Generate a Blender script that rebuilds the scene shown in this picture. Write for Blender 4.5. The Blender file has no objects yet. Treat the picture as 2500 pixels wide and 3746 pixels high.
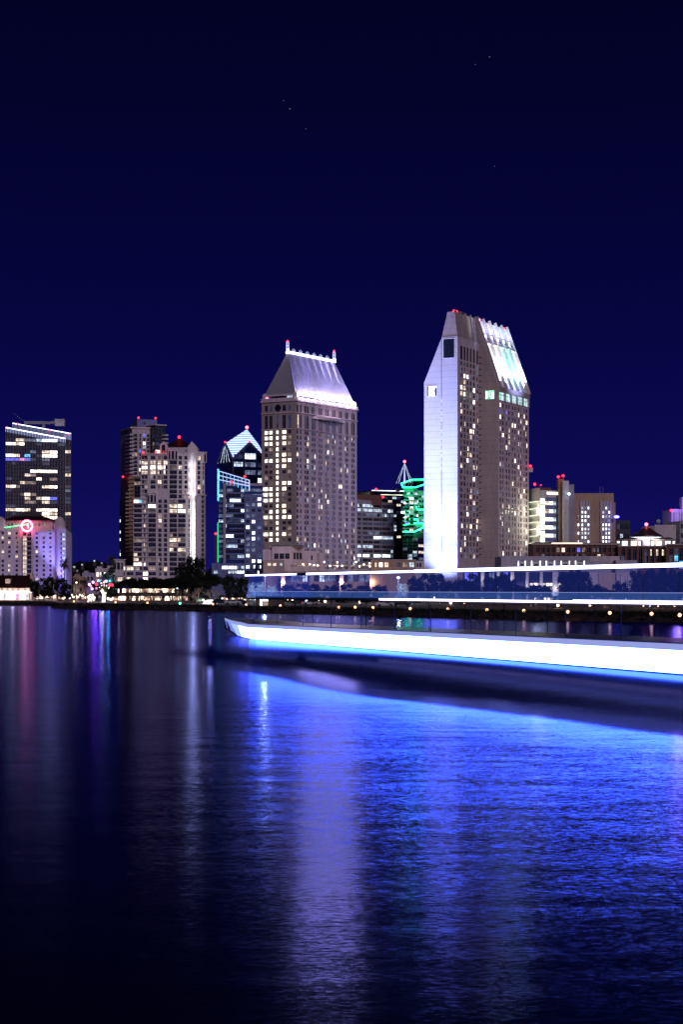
import bpy, math, random
from mathutils import Vector, Matrix
R = math.radians
rnd = random.Random(7)
SC = bpy.context.scene
COL = SC.collection
# ------------------------------------------------------------------ camera
F, CX, HY, CH = 6856.0, 1250.0, 2156.0, 5.0      # survey frame: focal length, centre, horizon row, eye height
cam = bpy.data.objects.new('camera', bpy.data.cameras.new('camera'))
COL.objects.link(cam); SC.camera = cam
cam.location = (0, 0, CH); cam.rotation_euler = (R(90), 0, 0)
cam.data.sensor_width = 36; cam.data.lens = F * 36 / 3746
cam.data.shift_y = (HY - 1873) / 3746
cam.data.clip_start = 0.5; cam.data.clip_end = 30000
# ------------------------------------------------------------------ world, night sky
W = bpy.data.worlds.new('World'); SC.world = W; W.use_nodes = True
nt = W.node_tree; nt.nodes.clear()
out = nt.nodes.new('ShaderNodeOutputWorld'); bg = nt.nodes.new('ShaderNodeBackground')
tc = nt.nodes.new('ShaderNodeTexCoord'); sep = nt.nodes.new('ShaderNodeSeparateXYZ')
rp = nt.nodes.new('ShaderNodeValToRGB')
nt.links.new(tc.outputs['Generated'], sep.inputs[0]); nt.links.new(sep.outputs['Z'], rp.inputs[0])
e = rp.color_ramp.elements
e[0].position = 0.0; e[0].color = (.0070, .0062, .118, 1)
e[1].position = 0.38; e[1].color = (.0009, .0009, .012, 1)
for p, c in ((.06, (.0034, .0032, .082, 1)), (.15, (.0018, .0016, .046, 1)), (.25, (.0012, .0011, .024, 1))):
    x = e.new(p); x.color = c
sky = nt.nodes.new('ShaderNodeTexSky'); sky.sky_type = 'NISHITA'; sky.sun_disc = False
sky.sun_elevation = R(-8); sky.sun_rotation = R(160)
mixs = nt.nodes.new('ShaderNodeMixRGB'); mixs.blend_type = 'ADD'; mixs.inputs[0].default_value = 0.02
nt.links.new(rp.outputs[0], mixs.inputs[1]); nt.links.new(sky.outputs[0], mixs.inputs[2])
nt.links.new(mixs.outputs[0], bg.inputs[0]); nt.links.new(bg.outputs[0], out.inputs[0])
bg.inputs[1].default_value = 1.0
# ------------------------------------------------------------------ one sun lamp, added for the ambient city glow on the facades
sl = bpy.data.lights.new('city_glow', 'SUN'); sl.energy = .92; sl.angle = R(12); sl.color = (.93, .77, .97)
so = bpy.data.objects.new('city_glow', sl); COL.objects.link(so)
so.rotation_euler = Vector((-.28, .86, -.36)).to_track_quat('-Z', 'Y').to_euler()
SC.view_settings.view_transform = 'Standard'; SC.view_settings.look = 'None'
SC.view_settings.exposure = 0; SC.view_settings.gamma = 1; SC.view_settings.use_curve_mapping = False
SC.cycles.use_denoising = True; SC.cycles.max_bounces = 5; SC.cycles.transparent_max_bounces = 24
SC.cycles.sample_clamp_indirect = 6; SC.cycles.use_light_tree = True
SC.cycles.caustics_reflective = False; SC.cycles.caustics_refractive = False

# ------------------------------------------------------------------ helpers
def P(px, Y): return Vector(((px - CX) / F * Y, Y))
def Z(py, Y): return CH + (HY - py) / F * Y
def Sx(A, B, px):
    T = (B - A).normalized(); k = (px - CX) / F
    return (k * A.y - A.x) / (T.x - k * T.y)
MATS = {}
def nodes(name):
    m = bpy.data.materials.new(name); m.use_nodes = True; MATS[name] = m
    n = m.node_tree; b = n.nodes['Principled BSDF']
    return m, n, b
def m_wall(name, c, rough=.8, var=.18, scale=.06, joint=0, metal=0, spec=.3, jdark=.6, streak=True):
    m, n, b = nodes(name)
    N = n.nodes.new; L = n.links.new
    g = N('ShaderNodeNewGeometry'); mp = N('ShaderNodeMapping')
    mp.inputs['Scale'].default_value = (1, 1, .25 if streak else 1)
    L(g.outputs['Position'], mp.inputs[0])
    t = N('ShaderNodeTexNoise'); t.inputs['Scale'].default_value = scale; t.inputs['Detail'].default_value = 6
    L(mp.outputs[0], t.inputs['Vector'])
    t2 = N('ShaderNodeTexNoise'); t2.inputs['Scale'].default_value = scale * 14; t2.inputs['Detail'].default_value = 3
    L(mp.outputs[0], t2.inputs['Vector'])
    ad = N('ShaderNodeMath'); ad.operation = 'ADD'; L(t.outputs[0], ad.inputs[0]); L(t2.outputs[0], ad.inputs[1])
    mr = N('ShaderNodeMapRange'); mr.inputs[1].default_value = .7; mr.inputs[2].default_value = 1.3
    mr.inputs[3].default_value = 1 - var; mr.inputs[4].default_value = 1 + var; L(ad.outputs[0], mr.inputs[0])
    last = mr.outputs[0]
    if joint:
        s = N('ShaderNodeSeparateXYZ'); L(g.outputs['Position'], s.inputs[0])
        md = N('ShaderNodeMath'); md.operation = 'MODULO'; L(s.outputs['Z'], md.inputs[0]); md.inputs[1].default_value = joint
        lt = N('ShaderNodeMath'); lt.operation = 'LESS_THAN'; L(md.outputs[0], lt.inputs[0]); lt.inputs[1].default_value = .22
        m3 = N('ShaderNodeMapRange'); L(lt.outputs[0], m3.inputs[0]); m3.inputs[3].default_value = 1; m3.inputs[4].default_value = jdark
        mu = N('ShaderNodeMath'); mu.operation = 'MULTIPLY'; L(last, mu.inputs[0]); L(m3.outputs[0], mu.inputs[1]); last = mu.outputs[0]
    vm = N('ShaderNodeVectorMath'); vm.operation = 'SCALE'; vm.inputs[0].default_value = c
    L(last, vm.inputs['Scale']); L(vm.outputs[0], b.inputs['Base Color'])
    b.inputs['Roughness'].default_value = rough; b.inputs['Metallic'].default_value = metal
    b.inputs['Specular IOR Level'].default_value = spec
    return m
def m_em(name, c, s, sample=False, var=0, vscale=.6, base=(.02, .02, .025)):
    m, n, b = nodes(name)
    b.inputs['Base Color'].default_value = (*base, 1)
    b.inputs['Emission Color'].default_value = (*c, 1); b.inputs['Emission Strength'].default_value = s
    b.inputs['Roughness'].default_value = .4
    if var:
        N = n.nodes.new; L = n.links.new
        g = N('ShaderNodeNewGeometry'); t = N('ShaderNodeTexNoise'); t.inputs['Scale'].default_value = vscale
        t.inputs['Detail'].default_value = 2; L(g.outputs['Position'], t.inputs['Vector'])
        mr = N('ShaderNodeMapRange'); mr.inputs[1].default_value = .35; mr.inputs[2].default_value = .65
        mr.inputs[3].default_value = s * (1 - var); mr.inputs[4].default_value = s * (1 + var)
        L(t.outputs[0], mr.inputs[0]); L(mr.outputs[0], b.inputs['Emission Strength'])
    m.cycles.emission_sampling = 'AUTO' if sample else 'NONE'
    return m
class MB:
    def __init__(s): s.v = []; s.f = []; s.m = []; s.mats = []
    def mi(s, mat):
        if mat not in s.mats: s.mats.append(mat)
        return s.mats.index(mat)
    def face(s, pts, mat):
        i = len(s.v); s.v += [tuple(p) for p in pts]; s.f.append(tuple(range(i, i + len(pts)))); s.m.append(s.mi(mat))
    def loft(s, a, b, mat, capa=True, capb=True):
        n = len(a); i = len(s.v); k = s.mi(mat)
        s.v += [tuple(p) for p in a] + [tuple(p) for p in b]
        for j in range(n):
            q = (j + 1) % n; s.f.append((i + j, i + q, i + n + q, i + n + j)); s.m.append(k)
        if capa: s.f.append(tuple(range(i, i + n))[::-1]); s.m.append(k)
        if capb: s.f.append(tuple(range(i + n, i + 2 * n))); s.m.append(k)
    def prism(s, poly, z0, z1, mat):
        if not hasattr(z1, '__len__'): z1 = [z1] * len(poly)
        s.loft([(p[0], p[1], z0) for p in poly], [(p[0], p[1], z) for p, z in zip(poly, z1)], mat)
    def box(s, x0, x1, y0, y1, z0, z1, mat):
        s.prism([(x0, y0), (x1, y0), (x1, y1), (x0, y1)], z0, z1, mat)
    def fbox(s, A, B, s0, s1, z0, z1, d0, d1, mat):
        T = (B - A).normalized(); n = Vector((T.y, -T.x))
        q = [A + T * s0 + n * d1, A + T * s1 + n * d1, A + T * s1 + n * d0, A + T * s0 + n * d0]
        s.prism(q, z0, z1, mat)
    def fquad(s, A, B, s0, s1, z0, z1, d, mat):
        T = (B - A).normalized(); n = Vector((T.y, -T.x)); a = A + T * s0 + n * d; b = A + T * s1 + n * d
        s.face([(a.x, a.y, z0), (b.x, b.y, z0), (b.x, b.y, z1), (a.x, a.y, z1)], mat)
    def tube(s, p0, p1, r0, r1=None, mat=None, n=6):
        r1 = r0 if r1 is None else r1
        p0 = Vector(p0); p1 = Vector(p1); d = (p1 - p0).normalized()
        u = d.orthogonal().normalized(); w = d.cross(u)
        ra = [p0 + (u * math.cos(a) + w * math.sin(a)) * r0 for a in [2 * math.pi * k / n for k in range(n)]]
        rb = [p1 + (u * math.cos(a) + w * math.sin(a)) * r1 for a in [2 * math.pi * k / n for k in range(n)]]
        s.loft(ra, rb, mat)
    def ball(s, c, r, mat, n=8, m=5, sz=1):
        c = Vector(c); k = s.mi(mat); i = len(s.v)
        for a in range(m + 1):
            t = math.pi * a / m
            for b in range(n):
                f = 2 * math.pi * b / n
                s.v.append(tuple(c + Vector((math.sin(t) * math.cos(f) * r, math.sin(t) * math.sin(f) * r, math.cos(t) * r * sz))))
        for a in range(m):
            for b in range(n):
                s.f.append((i + a * n + b, i + (a + 1) * n + b, i + (a + 1) * n + (b + 1) % n, i + a * n + (b + 1) % n)); s.m.append(k)
    def ring(s, c, r, tr, mat, ax, ay, n=40, k=6):
        c = Vector(c); ax = Vector(ax); ay = Vector(ay); az = ax.cross(ay)
        i = len(s.v); mi = s.mi(mat)
        for a in range(n):
            t = 2 * math.pi * a / n; d = ax * math.cos(t) + ay * math.sin(t)
            for b in range(k):
                f = 2 * math.pi * b / k; s.v.append(tuple(c + d * (r + tr * math.cos(f)) + az * tr * math.sin(f)))
        for a in range(n):
            for b in range(k):
                s.f.append((i + a * k + b, i + a * k + (b + 1) % k, i + ((a + 1) % n) * k + (b + 1) % k, i + ((a + 1) % n) * k + b)); s.m.append(mi)
    def build(s, name, parent=None, loc=None, smooth=False):
        loc = Vector(loc) if loc is not None else (Vector(parent['_l']) if parent is not None else Vector((0, 0, 0)))
        me = bpy.data.meshes.new(name)
        me.from_pydata([(a - loc.x, b - loc.y, c - loc.z) for a, b, c in s.v], [], s.f)
        for m in s.mats: me.materials.append(MATS[m])
        me.polygons.foreach_set('material_index', s.m)
        if smooth: me.polygons.foreach_set('use_smooth', [True] * len(s.f))
        me.update()
        o = bpy.data.objects.new(name, me); COL.objects.link(o)
        if parent is not None: o.parent = parent
        else: o.location = loc
        return o
ROOTS = []
def thing(name, label, cat, loc, group=None):
    o = bpy.data.objects.new(name, None); COL.objects.link(o); o.location = loc; o.empty_display_size = 1
    o['label'] = label; o['category'] = cat; o['_l'] = list(loc)
    if group: o['group'] = group
    ROOTS.append(o); return o
def tag(o, label, cat, group=None):
    o['label'] = label; o['category'] = cat
    if group: o['group'] = group
    return o
def struct(o): o['kind'] = 'structure'; return o
def light(kind, loc, energy, col, target=None, size=.3, spot=60, blend=.6):
    l = bpy.data.lights.new('scene_light', kind); l.energy = energy; l.color = col; l.shadow_soft_size = size  # shared by real lamps and added fill lights
    o = bpy.data.objects.new('scene_light', l); COL.objects.link(o); o.location = loc
    if kind == 'SPOT':
        l.spot_size = R(spot); l.spot_blend = blend
        o.rotation_euler = (Vector(target) - Vector(loc)).to_track_quat('-Z', 'Y').to_euler()
    return o

# ------------------------------------------------------------------ materials
m_wall('beige', (.40, .32, .30), joint=0); m_wall('beige_lt', (.66, .55, .60)); m_wall('hyatt_lit', (.56, .46, .50)); m_wall('hyatt', (.37, .30, .30), joint=3.05, jdark=.75)  # lighter copies: long faces' brighter light put into colour; beige one also trim
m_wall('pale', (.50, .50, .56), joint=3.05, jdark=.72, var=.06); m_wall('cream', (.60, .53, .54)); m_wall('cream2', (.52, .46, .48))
m_wall('brown', (.30, .20, .14)); m_wall('tan', (.42, .29, .20)); m_wall('brick', (.16, .075, .06), scale=.3)
m_wall('grey', (.33, .31, .36)); m_wall('bluegrey', (.16, .19, .40)); m_wall('darkgrey', (.06, .06, .075)); m_wall('white', (.72, .72, .74), var=.08)
m_wall('lilac', (.42, .38, .55)); m_wall('redroof', (.028, .008, .008), rough=.6, joint=.5, jdark=.5)
m_wall('roofgrey', (.10, .095, .10), rough=.5, metal=.3); m_wall('roofmetal', (.27, .27, .32), rough=.55, var=.1)
m_wall('glassdark', (.012, .016, .03), rough=.12, spec=.8, var=.3); m_wall('glassblue', (.02, .05, .21), rough=.12, spec=.8)
m_wall('frame', (.12, .11, .12)); m_wall('fin', (.42, .38, .42)); m_wall('metal', (.25, .25, .28), rough=.4, metal=.6)
m_wall('bark', (.16, .13, .11), scale=3); m_wall('barkdark', (.05, .04, .035), scale=3)
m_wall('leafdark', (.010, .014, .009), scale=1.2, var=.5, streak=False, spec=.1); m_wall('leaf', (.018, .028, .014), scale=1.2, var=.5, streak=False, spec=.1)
m_wall('leafpale', (.45, .52, .46), scale=1.2, var=.4, streak=False, spec=.2); m_wall('palm', (.05, .05, .03), scale=2, var=.4, streak=False)  # pale leaves: floodlit look put partly into the leaf colour
m_wall('grass', (.010, .012, .008), scale=.5, var=.5, streak=False, spec=.05); m_wall('paving', (.11, .09, .08), scale=.5, streak=False)
m_wall('rock', (.022, .016, .015), scale=.8, var=.6, streak=False); m_wall('hillm', (.010, .010, .014), scale=.02, var=.5, streak=False, spec=0)
m_wall('teal', (.04, .16, .17)); m_wall('bluecloth', (.02, .03, .2)); m_wall('carwhite', (.5, .5, .55), rough=.25); m_wall('cardark', (.03, .03, .04), rough=.2)
m_wall('tire', (.02, .02, .02)); m_wall('hullpaint', (.06, .08, .2), rough=.3); m_wall('deck', (.03, .035, .06))
m_em('W1', (1, .88, .70), 3.2, var=.5); m_em('W2', (1, .80, .62), 1.2, var=.6); m_em('W3', (1, .72, .62), .30, var=.7); m_em('W4', (1, .75, .7), .09, var=.7)
m_em('C1', (.80, .90, 1), 3.0, var=.5); m_em('C2', (.66, .82, 1), 1.0, var=.6); m_em('C3', (.5, .62, 1), .25, var=.7); m_em('C4', (.35, .45, 1), .07, var=.7)
m_em('BL', (.16, .16, 1), 1.3, var=.4); m_em('CY', (.1, .55, 1), 1.6, var=.5); m_em('PI', (1, .35, .7), 1.2, var=.5)
m_em('YL', (.95, 1, .72), 2.6, var=.25, vscale=.15); m_em('GR', (.45, 1, .75), .9, var=.4); m_em('CRN', (.5, .55, 1), 1.5); m_em('CRN3', (.45, .5, 1), .8)
m_em('LEDW', (.75, .8, 1), 5); m_em('WARMLINE', (1, .72, .5), 5); m_em('RED', (1, .02, .05), 5); m_em('REDC', (1, .08, .12), 9)
m_em('GR2', (.02, 1, .35), .9); m_em('NGREEN', (.02, 1, .30), 5.5); m_em('NGLINE', (.06, 1, .3), 4); m_em('NRED', (1, .04, .16), 22); m_em('NPINK', (1, .4, .5), 9); m_em('NVIO', (.5, .4, 1), 2.5)
m_em('LAMP', (1, .50, .26), 3.4); m_em('LAMPW', (1, .74, .50), 4.5); m_em('LAMPC', (.5, .66, 1), 6); m_em('LAMPG', (.05, 1, .4), 12); m_em('LAMPB', (.1, .1, 1), 12)
m_em('SHOP', (1, .74, .56), 4.5, var=.6, vscale=.7); m_em('SHOP2', (1, .6, .42), .8, var=.9, vscale=.9); m_em('STR', (1, .8, .62), 14)
m_em('TREEW', (1, .95, .72), 3.0, var=.5, vscale=1.5)
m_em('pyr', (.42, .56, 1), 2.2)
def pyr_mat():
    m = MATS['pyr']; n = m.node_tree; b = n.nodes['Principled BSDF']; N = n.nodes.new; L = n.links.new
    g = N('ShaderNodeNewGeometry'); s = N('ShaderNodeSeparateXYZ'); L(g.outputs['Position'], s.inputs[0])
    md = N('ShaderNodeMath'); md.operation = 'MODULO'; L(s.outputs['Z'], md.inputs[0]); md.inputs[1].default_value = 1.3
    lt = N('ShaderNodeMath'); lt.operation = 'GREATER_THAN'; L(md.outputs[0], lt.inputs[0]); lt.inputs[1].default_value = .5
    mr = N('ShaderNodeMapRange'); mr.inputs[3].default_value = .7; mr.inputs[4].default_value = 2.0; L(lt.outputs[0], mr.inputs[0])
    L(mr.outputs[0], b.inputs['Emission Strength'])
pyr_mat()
# dark glass pane with a little room light or city reflection of its own
WARM = [(5, 'glassdark'), (1.2, 'W4'), (.6, 'W3'), (.5, 'W2'), (.3, 'W1')]
COOL = [(5, 'glassdark'), (1.2, 'C4'), (.8, 'C3'), (.8, 'C2'), (.6, 'C1')]
def pick(pal):
    t = rnd.random() * sum(w for w, _ in pal)
    for w, m in pal:
        t -= w
        if t <= 0: return m
    return pal[-1][1]

# ------------------------------------------------------------------ building kit
class Bld:
    def __init__(s, name, label, cat, A, base=1.0, group=None):
        s.o = thing(name, label, cat, (A[0], A[1], base), group); s.w = MB(); s.wins = []; s.n = 0
    def win(s, A, B, s0, s1, z0, z1, mat, d=.06, mull=1, split=None):
        s.wins.append((A, B, s0, s1, z0, z1, mat, d, mull, split))
    def _draw(s, mb, w):
        A, B, s0, s1, z0, z1, mat, d, mull, split = w
        if split:
            sm = s0 + (s1 - s0) * split[0]
            mb.fquad(A, B, s0, sm, z0, z1, d, mat); mb.fquad(A, B, sm, s1, z0, z1, d, split[1])
        else: mb.fquad(A, B, s0, s1, z0, z1, d, mat)
        h = min(.09, (s1 - s0) * .05)
        for k in range(mull):
            c = s0 + (s1 - s0) * (k + 1) / (mull + 1); mb.fbox(A, B, c - h, c + h, z0, z1, d, d + .035, 'frame')
        if mull: mb.fbox(A, B, s0, s1, z0 + (z1 - z0) * .62, z0 + (z1 - z0) * .62 + h * 1.6, d, d + .05, 'frame')
    def finish(s, wall='wall'):
        if s.w.f: s.w.build(wall, s.o)
        ws = sorted(s.wins, key=lambda w: -(w[3] - w[2]) * (w[5] - w[4]) * (1.5 if w[6][0] != 'g' else 1))
        for w in ws[:100]:
            mb = MB(); s._draw(mb, w); mb.build('window', s.o)
        if len(ws) > 100:
            mb = MB()
            for w in ws[100:]: s._draw(mb, w)
            r = mb.build('window', s.o); r['kind'] = 'stuff'
        return s.o
    def beacon(s, p, r=.7, col='RED'):
        r *= .72
        mb = MB(); mb.tube((p[0], p[1], p[2] - 1.2), p, .15, .15, 'frame', 5); mb.ball(p, r, col); mb.build('beacon_light', s.o)
RUN = [None]
def runpick(pal, keep=.6):
    if RUN[0] is None or rnd.random() > keep: RUN[0] = pick(pal)
    return RUN[0]
def comp(iv, lo, hi):
    r = []; c = lo
    for a, b in sorted(iv):
        if a > c + .01: r.append((c, a))
        c = max(c, b)
    if hi > c + .01: r.append((c, hi))
    return r
def facade(b, A, B, z0, z1, cols, rows, pal, mat, pier=.4, sp=.3, mull=1, lit=None, splitp=.25, s0=0, s1=None):
    L = (B - A).length if s1 is None else s1
    for a, c in comp(cols, s0, L): b.w.fbox(A, B, a, c, z0, z1, 0, pier, mat)
    for a, c in comp(rows, z0, z1):
        for p, q in cols: b.w.fbox(A, B, p, q, a, c, 0, sp, mat)
    for ri, (a, c) in enumerate(rows):
        for ci, (p, q) in enumerate(cols):
            m = lit(ci, ri) if lit else None
            if m is None: m = pick(pal)
            spl = (rnd.uniform(.35, .65), pick(pal)) if rnd.random() < splitp and m[0] != 'g' else None
            b.win(A, B, p, q, a, c, m, mull=mull, split=spl)
def colpx(A, B, lst): return [(Sx(A, B, a), Sx(A, B, b)) for a, b in lst]
def rowz(z_top, pitch, h, n): return [(z_top - k * pitch - h, z_top - k * pitch) for k in range(n)][::-1]
def even(L, n, frac, m=0.0):
    w = (L - 2 * m) / n; return [(m + w * (k + .5 - frac / 2), m + w * (k + .5 + frac / 2)) for k in range(n)]
def foot(A, B, depth):
    T = (B - A).normalized(); n = Vector((T.y, -T.x)); return [A, B, B - n * depth, A - n * depth]
G0 = 1.0
X1 = lambda x: x / 3.134
Y1 = lambda y: 1500 + y / 3.134
X2 = lambda x: 400 + x / 3.134
X3 = lambda x: 740 + x / 2.473
Y3 = lambda y: 1200 + y / 2.473
X4 = lambda x: 1300 + x / 3.617
Y4 = lambda y: 1600 + y / 3.617
X5 = lambda x: 1500 + x / 2.238
Y5 = lambda y: 1100 + y / 2.238
X6 = lambda x: 1900 + x / 2.613
Y6 = lambda y: 1650 + y / 2.613

# ================================================================== SETTING: water, bank, ground, hill
def water_mat():
    m, n, b = nodes('water'); N = n.nodes.new; L = n.links.new
    b.inputs['Base Color'].default_value = (.002, .003, .010, 1); b.inputs['Specular IOR Level'].default_value = .5
    b.inputs['IOR'].default_value = 1.075
    g = N('ShaderNodeNewGeometry'); s = N('ShaderNodeSeparateXYZ'); L(g.outputs['Position'], s.inputs[0])
    def math_(op, a, c=None, clamp=False):
        k = N('ShaderNodeMath'); k.operation = op; k.use_clamp = clamp
        for i, v in enumerate((a, c)):
            if v is None: continue
            if isinstance(v, (int, float)): k.inputs[i].default_value = v
            else: L(v, k.inputs[i])
        return k.outputs[0]
    def noise(scale, detail, sx=1, sy=1, rough=.55):
        mp = N('ShaderNodeMapping'); mp.inputs['Scale'].default_value = (sx, sy, 1); L(g.outputs['Position'], mp.inputs[0])
        t = N('ShaderNodeTexNoise'); t.inputs['Scale'].default_value = scale; t.inputs['Detail'].default_value = detail
        t.inputs['Roughness'].default_value = rough; L(mp.outputs[0], t.inputs['Vector']); return t
    # distance across the wake line (positive on the quay side the camera stands on), wobbling a little
    wob = noise(.07, 4)
    w = math_('MULTIPLY', math_('SUBTRACT', wob.outputs[0], .5), 5.0)
    # the crest line curves: x at the crest for a given y
    fc = N('ShaderNodeFloatCurve'); cm = fc.mapping.curves[0]
    pts = [(55, 14.8), (63.6, 11.6), (68.3, 9.8), (74.7, 7.2), (81.8, 4.1), (89.7, .33), (109.9, -4.7), (126.5, -9.8), (150, -17)]
    y2 = lambda y: (y - 40) / 120; x2 = lambda x: (x + 20) / 40
    cm.points[0].location = (0, x2(20)); cm.points[1].location = (1, x2(-20))
    for a, c in pts: cm.points.new(y2(a), x2(c))
    fc.mapping.update()
    yn = math_('DIVIDE', math_('SUBTRACT', s.outputs['Y'], 40), 120, True); L(yn, fc.inputs['Value'])
    xc = math_('SUBTRACT', math_('MULTIPLY', fc.outputs[0], 40), 20)
    q = math_('MULTIPLY', math_('SUBTRACT', xc, s.outputs['X']), .94)      # >0 : near side of the crest
    q = math_('ADD', q, math_('MULTIPLY', w, .35))
    def ramp(x, a, c, lo=0., hi=1.):
        k = N('ShaderNodeMapRange'); k.interpolation_type = 'SMOOTHSTEP'
        k.inputs[1].default_value = a; k.inputs[2].default_value = c; k.inputs[3].default_value = lo; k.inputs[4].default_value = hi
        L(x, k.inputs[0]); return k.outputs[0]
    near = ramp(q, -.6, .8)
    endfade = ramp(s.outputs['Y'], 128, 112)
    crest = math_('MULTIPLY', math_('MULTIPLY', near, ramp(q, 9, .8)), endfade)
    gap = math_('MULTIPLY', math_('MULTIPLY', ramp(q, 1.0, -7), ramp(s.outputs['Y'], 175, 120)), ramp(q, -44, -28))
    side = ramp(math_('ADD', s.outputs['X'], math_('MULTIPLY', s.outputs['Y'], .055)), -7, 5)  # chop fades to the left so reflections stay dark there
    chop = math_('MULTIPLY', math_('MULTIPLY', near, endfade), side)
    # slopes
    n1 = noise(10, 6, .55, 1.2); n2 = noise(.8, 4, .5, 1.3); n3 = noise(22, 3, .8, 1.2)
    def cen(nz, amp):
        a = N('ShaderNodeVectorMath'); a.operation = 'SUBTRACT'; L(nz.outputs['Color'], a.inputs[0]); a.inputs[1].default_value = (.5, .5, .5)
        k = N('ShaderNodeVectorMath'); k.operation = 'SCALE'; L(a.outputs[0], k.inputs[0])
        if isinstance(amp, (int, float)): k.inputs['Scale'].default_value = amp
        else: L(amp, k.inputs['Scale'])
        return k.outputs[0]
    def vadd(a, c):
        k = N('ShaderNodeVectorMath'); k.operation = 'ADD'; L(a, k.inputs[0]); L(c, k.inputs[1]); return k.outputs[0]
    amp1 = math_('MULTIPLY', math_('ADD', .05, math_('MULTIPLY', math_('MULTIPLY', chop, WAT['amp']), math_('SUBTRACT', 1.0, math_('MULTIPLY', crest, .45)))), ramp(s.outputs['Y'], 8, 70, .42, .95))
    v = vadd(vadd(cen(n1, amp1), cen(n2, math_('MULTIPLY', amp1, .45))), cen(n3, math_('MULTIPLY', amp1, .7)))
    tilt = math_('ADD', math_('MULTIPLY', gap, -WAT['gaptilt']), math_('ADD', math_('MULTIPLY', crest, WAT['cresttilt']), math_('MULTIPLY', math_('MULTIPLY', chop, WAT['choptilt']), ramp(s.outputs['Y'], 70, 14, 1.0, 2.3))))  # tilts steer reflections: gap kept dark, crest and chop kept bright
    cv = N('ShaderNodeCombineXYZ'); L(tilt, cv.inputs[1]); cv.inputs[2].default_value = 1.0
    flat = N('ShaderNodeVectorMath'); flat.operation = 'MULTIPLY'; L(v, flat.inputs[0]); flat.inputs[1].default_value = (1, 1, 0)
    v = vadd(flat.outputs[0], cv.outputs[0])
    nm = N('ShaderNodeVectorMath'); nm.operation = 'NORMALIZE'; L(v, nm.inputs[0])
    ro = math_('SUBTRACT', math_('ADD', WAT['rough'], math_('MULTIPLY', chop, WAT['rchop'])), math_('MULTIPLY', crest, .02))
    gl = N('ShaderNodeBsdfGlossy'); gl.inputs['Color'].default_value = (.24, .27, .70, 1); L(ro, gl.inputs['Roughness']); L(nm.outputs[0], gl.inputs['Normal'])
    df = N('ShaderNodeBsdfDiffuse'); df.inputs['Color'].default_value = (.001, .002, .015, 1)
    fr = N('ShaderNodeFresnel'); fr.inputs['IOR'].default_value = 1.09; L(nm.outputs[0], fr.inputs['Normal'])
    mx = N('ShaderNodeMixShader'); L(fr.outputs[0], mx.inputs[0]); L(df.outputs[0], mx.inputs[1]); L(gl.outputs[0], mx.inputs[2])
    L(mx.outputs[0], n.nodes['Material Output'].inputs['Surface']); n.nodes.remove(b)
    return m
WAT = dict(amp=.19, gaptilt=.082, cresttilt=.020, choptilt=.015, rough=.15, rchop=.0)
water_mat()
mb = MB(); mb.face([(-2500, -60, 0), (2500, -60, 0), (2500, 9000, 0), (-2500, 9000, 0)], 'water'); struct(mb.build('water'))
SH = [(-700, 2214), (-60, 2214.5), (100, 2215), (186, 2217), (195, 2226), (350, 2229), (560, 2233.6), (800, 2239), (1150, 2249), (1500, 2258), (1900, 2270), (2200, 2275), (2500, 2279.5), (3200, 2290)]
def shoreY(px):
    for (a, ya), (b, yb) in zip(SH, SH[1:]):
        if a <= px <= b: y = ya + (yb - ya) * (px - a) / (b - a); return CH * F / (y - HY)
    return CH * F / (SH[-1][1] - HY)
def ground():
    mb = MB(); g = MB(); pv = MB()
    pxs = [-700 + k * 13 for k in range(301)]; prev = None; pg = None; N = 7
    r = random.Random(3)
    for px in pxs:
        Y = shoreY(px) ; col = []
        for k in range(N):
            t = k / (N - 1); d = 10 * t; q = P(px, Y + d); z = -.4 + (G0 + .4) * (t ** .7) + (0 if k in (0, N - 1) else r.uniform(-.22, .3))
            col.append((q.x + (r.uniform(-.6, .6) if k < N - 1 else 0), q.y + (r.uniform(-1, 1) if k < N - 1 else 0), z))
        if px > 190 or True:
            top = col[-1]
        gr = [top]
        for Yb in (Y + 60, 900, 1600, 9000):
            q = P(px, Yb); gr.append((q.x, q.y, G0))
        if prev:
            for k in range(N - 1): mb.face([prev[k], col[k], col[k + 1], prev[k + 1]], 'rock')
            for k in range(4): g.face([pg[k], gr[k], gr[k + 1], pg[k + 1]], 'grass' if k == 0 else 'paving')
        prev = col; pg = gr
    struct(mb.build('riverbank')); struct(g.build('ground'))
ground()
def hill():
    mb = MB(); r = random.Random(11); prev = None
    for k in range(260):
        px = -400 + k * 14; Y = 2500
        h = Z((2078 if px < 600 else 2098) + 10 * math.sin(k * .21) + 7 * math.sin(k * .53 + 1) - 18 * math.exp(-((px - 330) / 60) ** 2) * .6, Y)
        c = [(*P(px, 2300), 0), (*P(px, 2400), h * .55), (*P(px, Y), h), (*P(px, 2700), h * .8), (*P(px, 3200), 0)]
        if prev:
            for j in range(4): mb.face([prev[j], c[j], c[j + 1], prev[j + 1]], 'hillm')
        prev = c
    struct(mb.build('hill'))
    mb = MB()
    for k in range(900):
        px = r.uniform(-50, 2600) if k % 3 else r.uniform(255, 430); Y = r.uniform(2380, 2480); q = P(px, Y)
        h = Z((2078 if px < 600 else 2098) + 10 * math.sin((px + 400) / 14 * .21), 2500) * (.5 + .45 * (Y - 2380) / 100); s = r.uniform(2, 5.5)
        if px > 262 and px < 400: h += 2
        mb.ball((q.x, q.y, h), s, 'hillm', 6, 4, sz=r.uniform(.8, 1.5))
    o = mb.build('distant_trees'); o['kind'] = 'stuff'
    tag(o, 'dark wooded slope far behind the buildings under the navy sky', 'wood')
hill()

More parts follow.
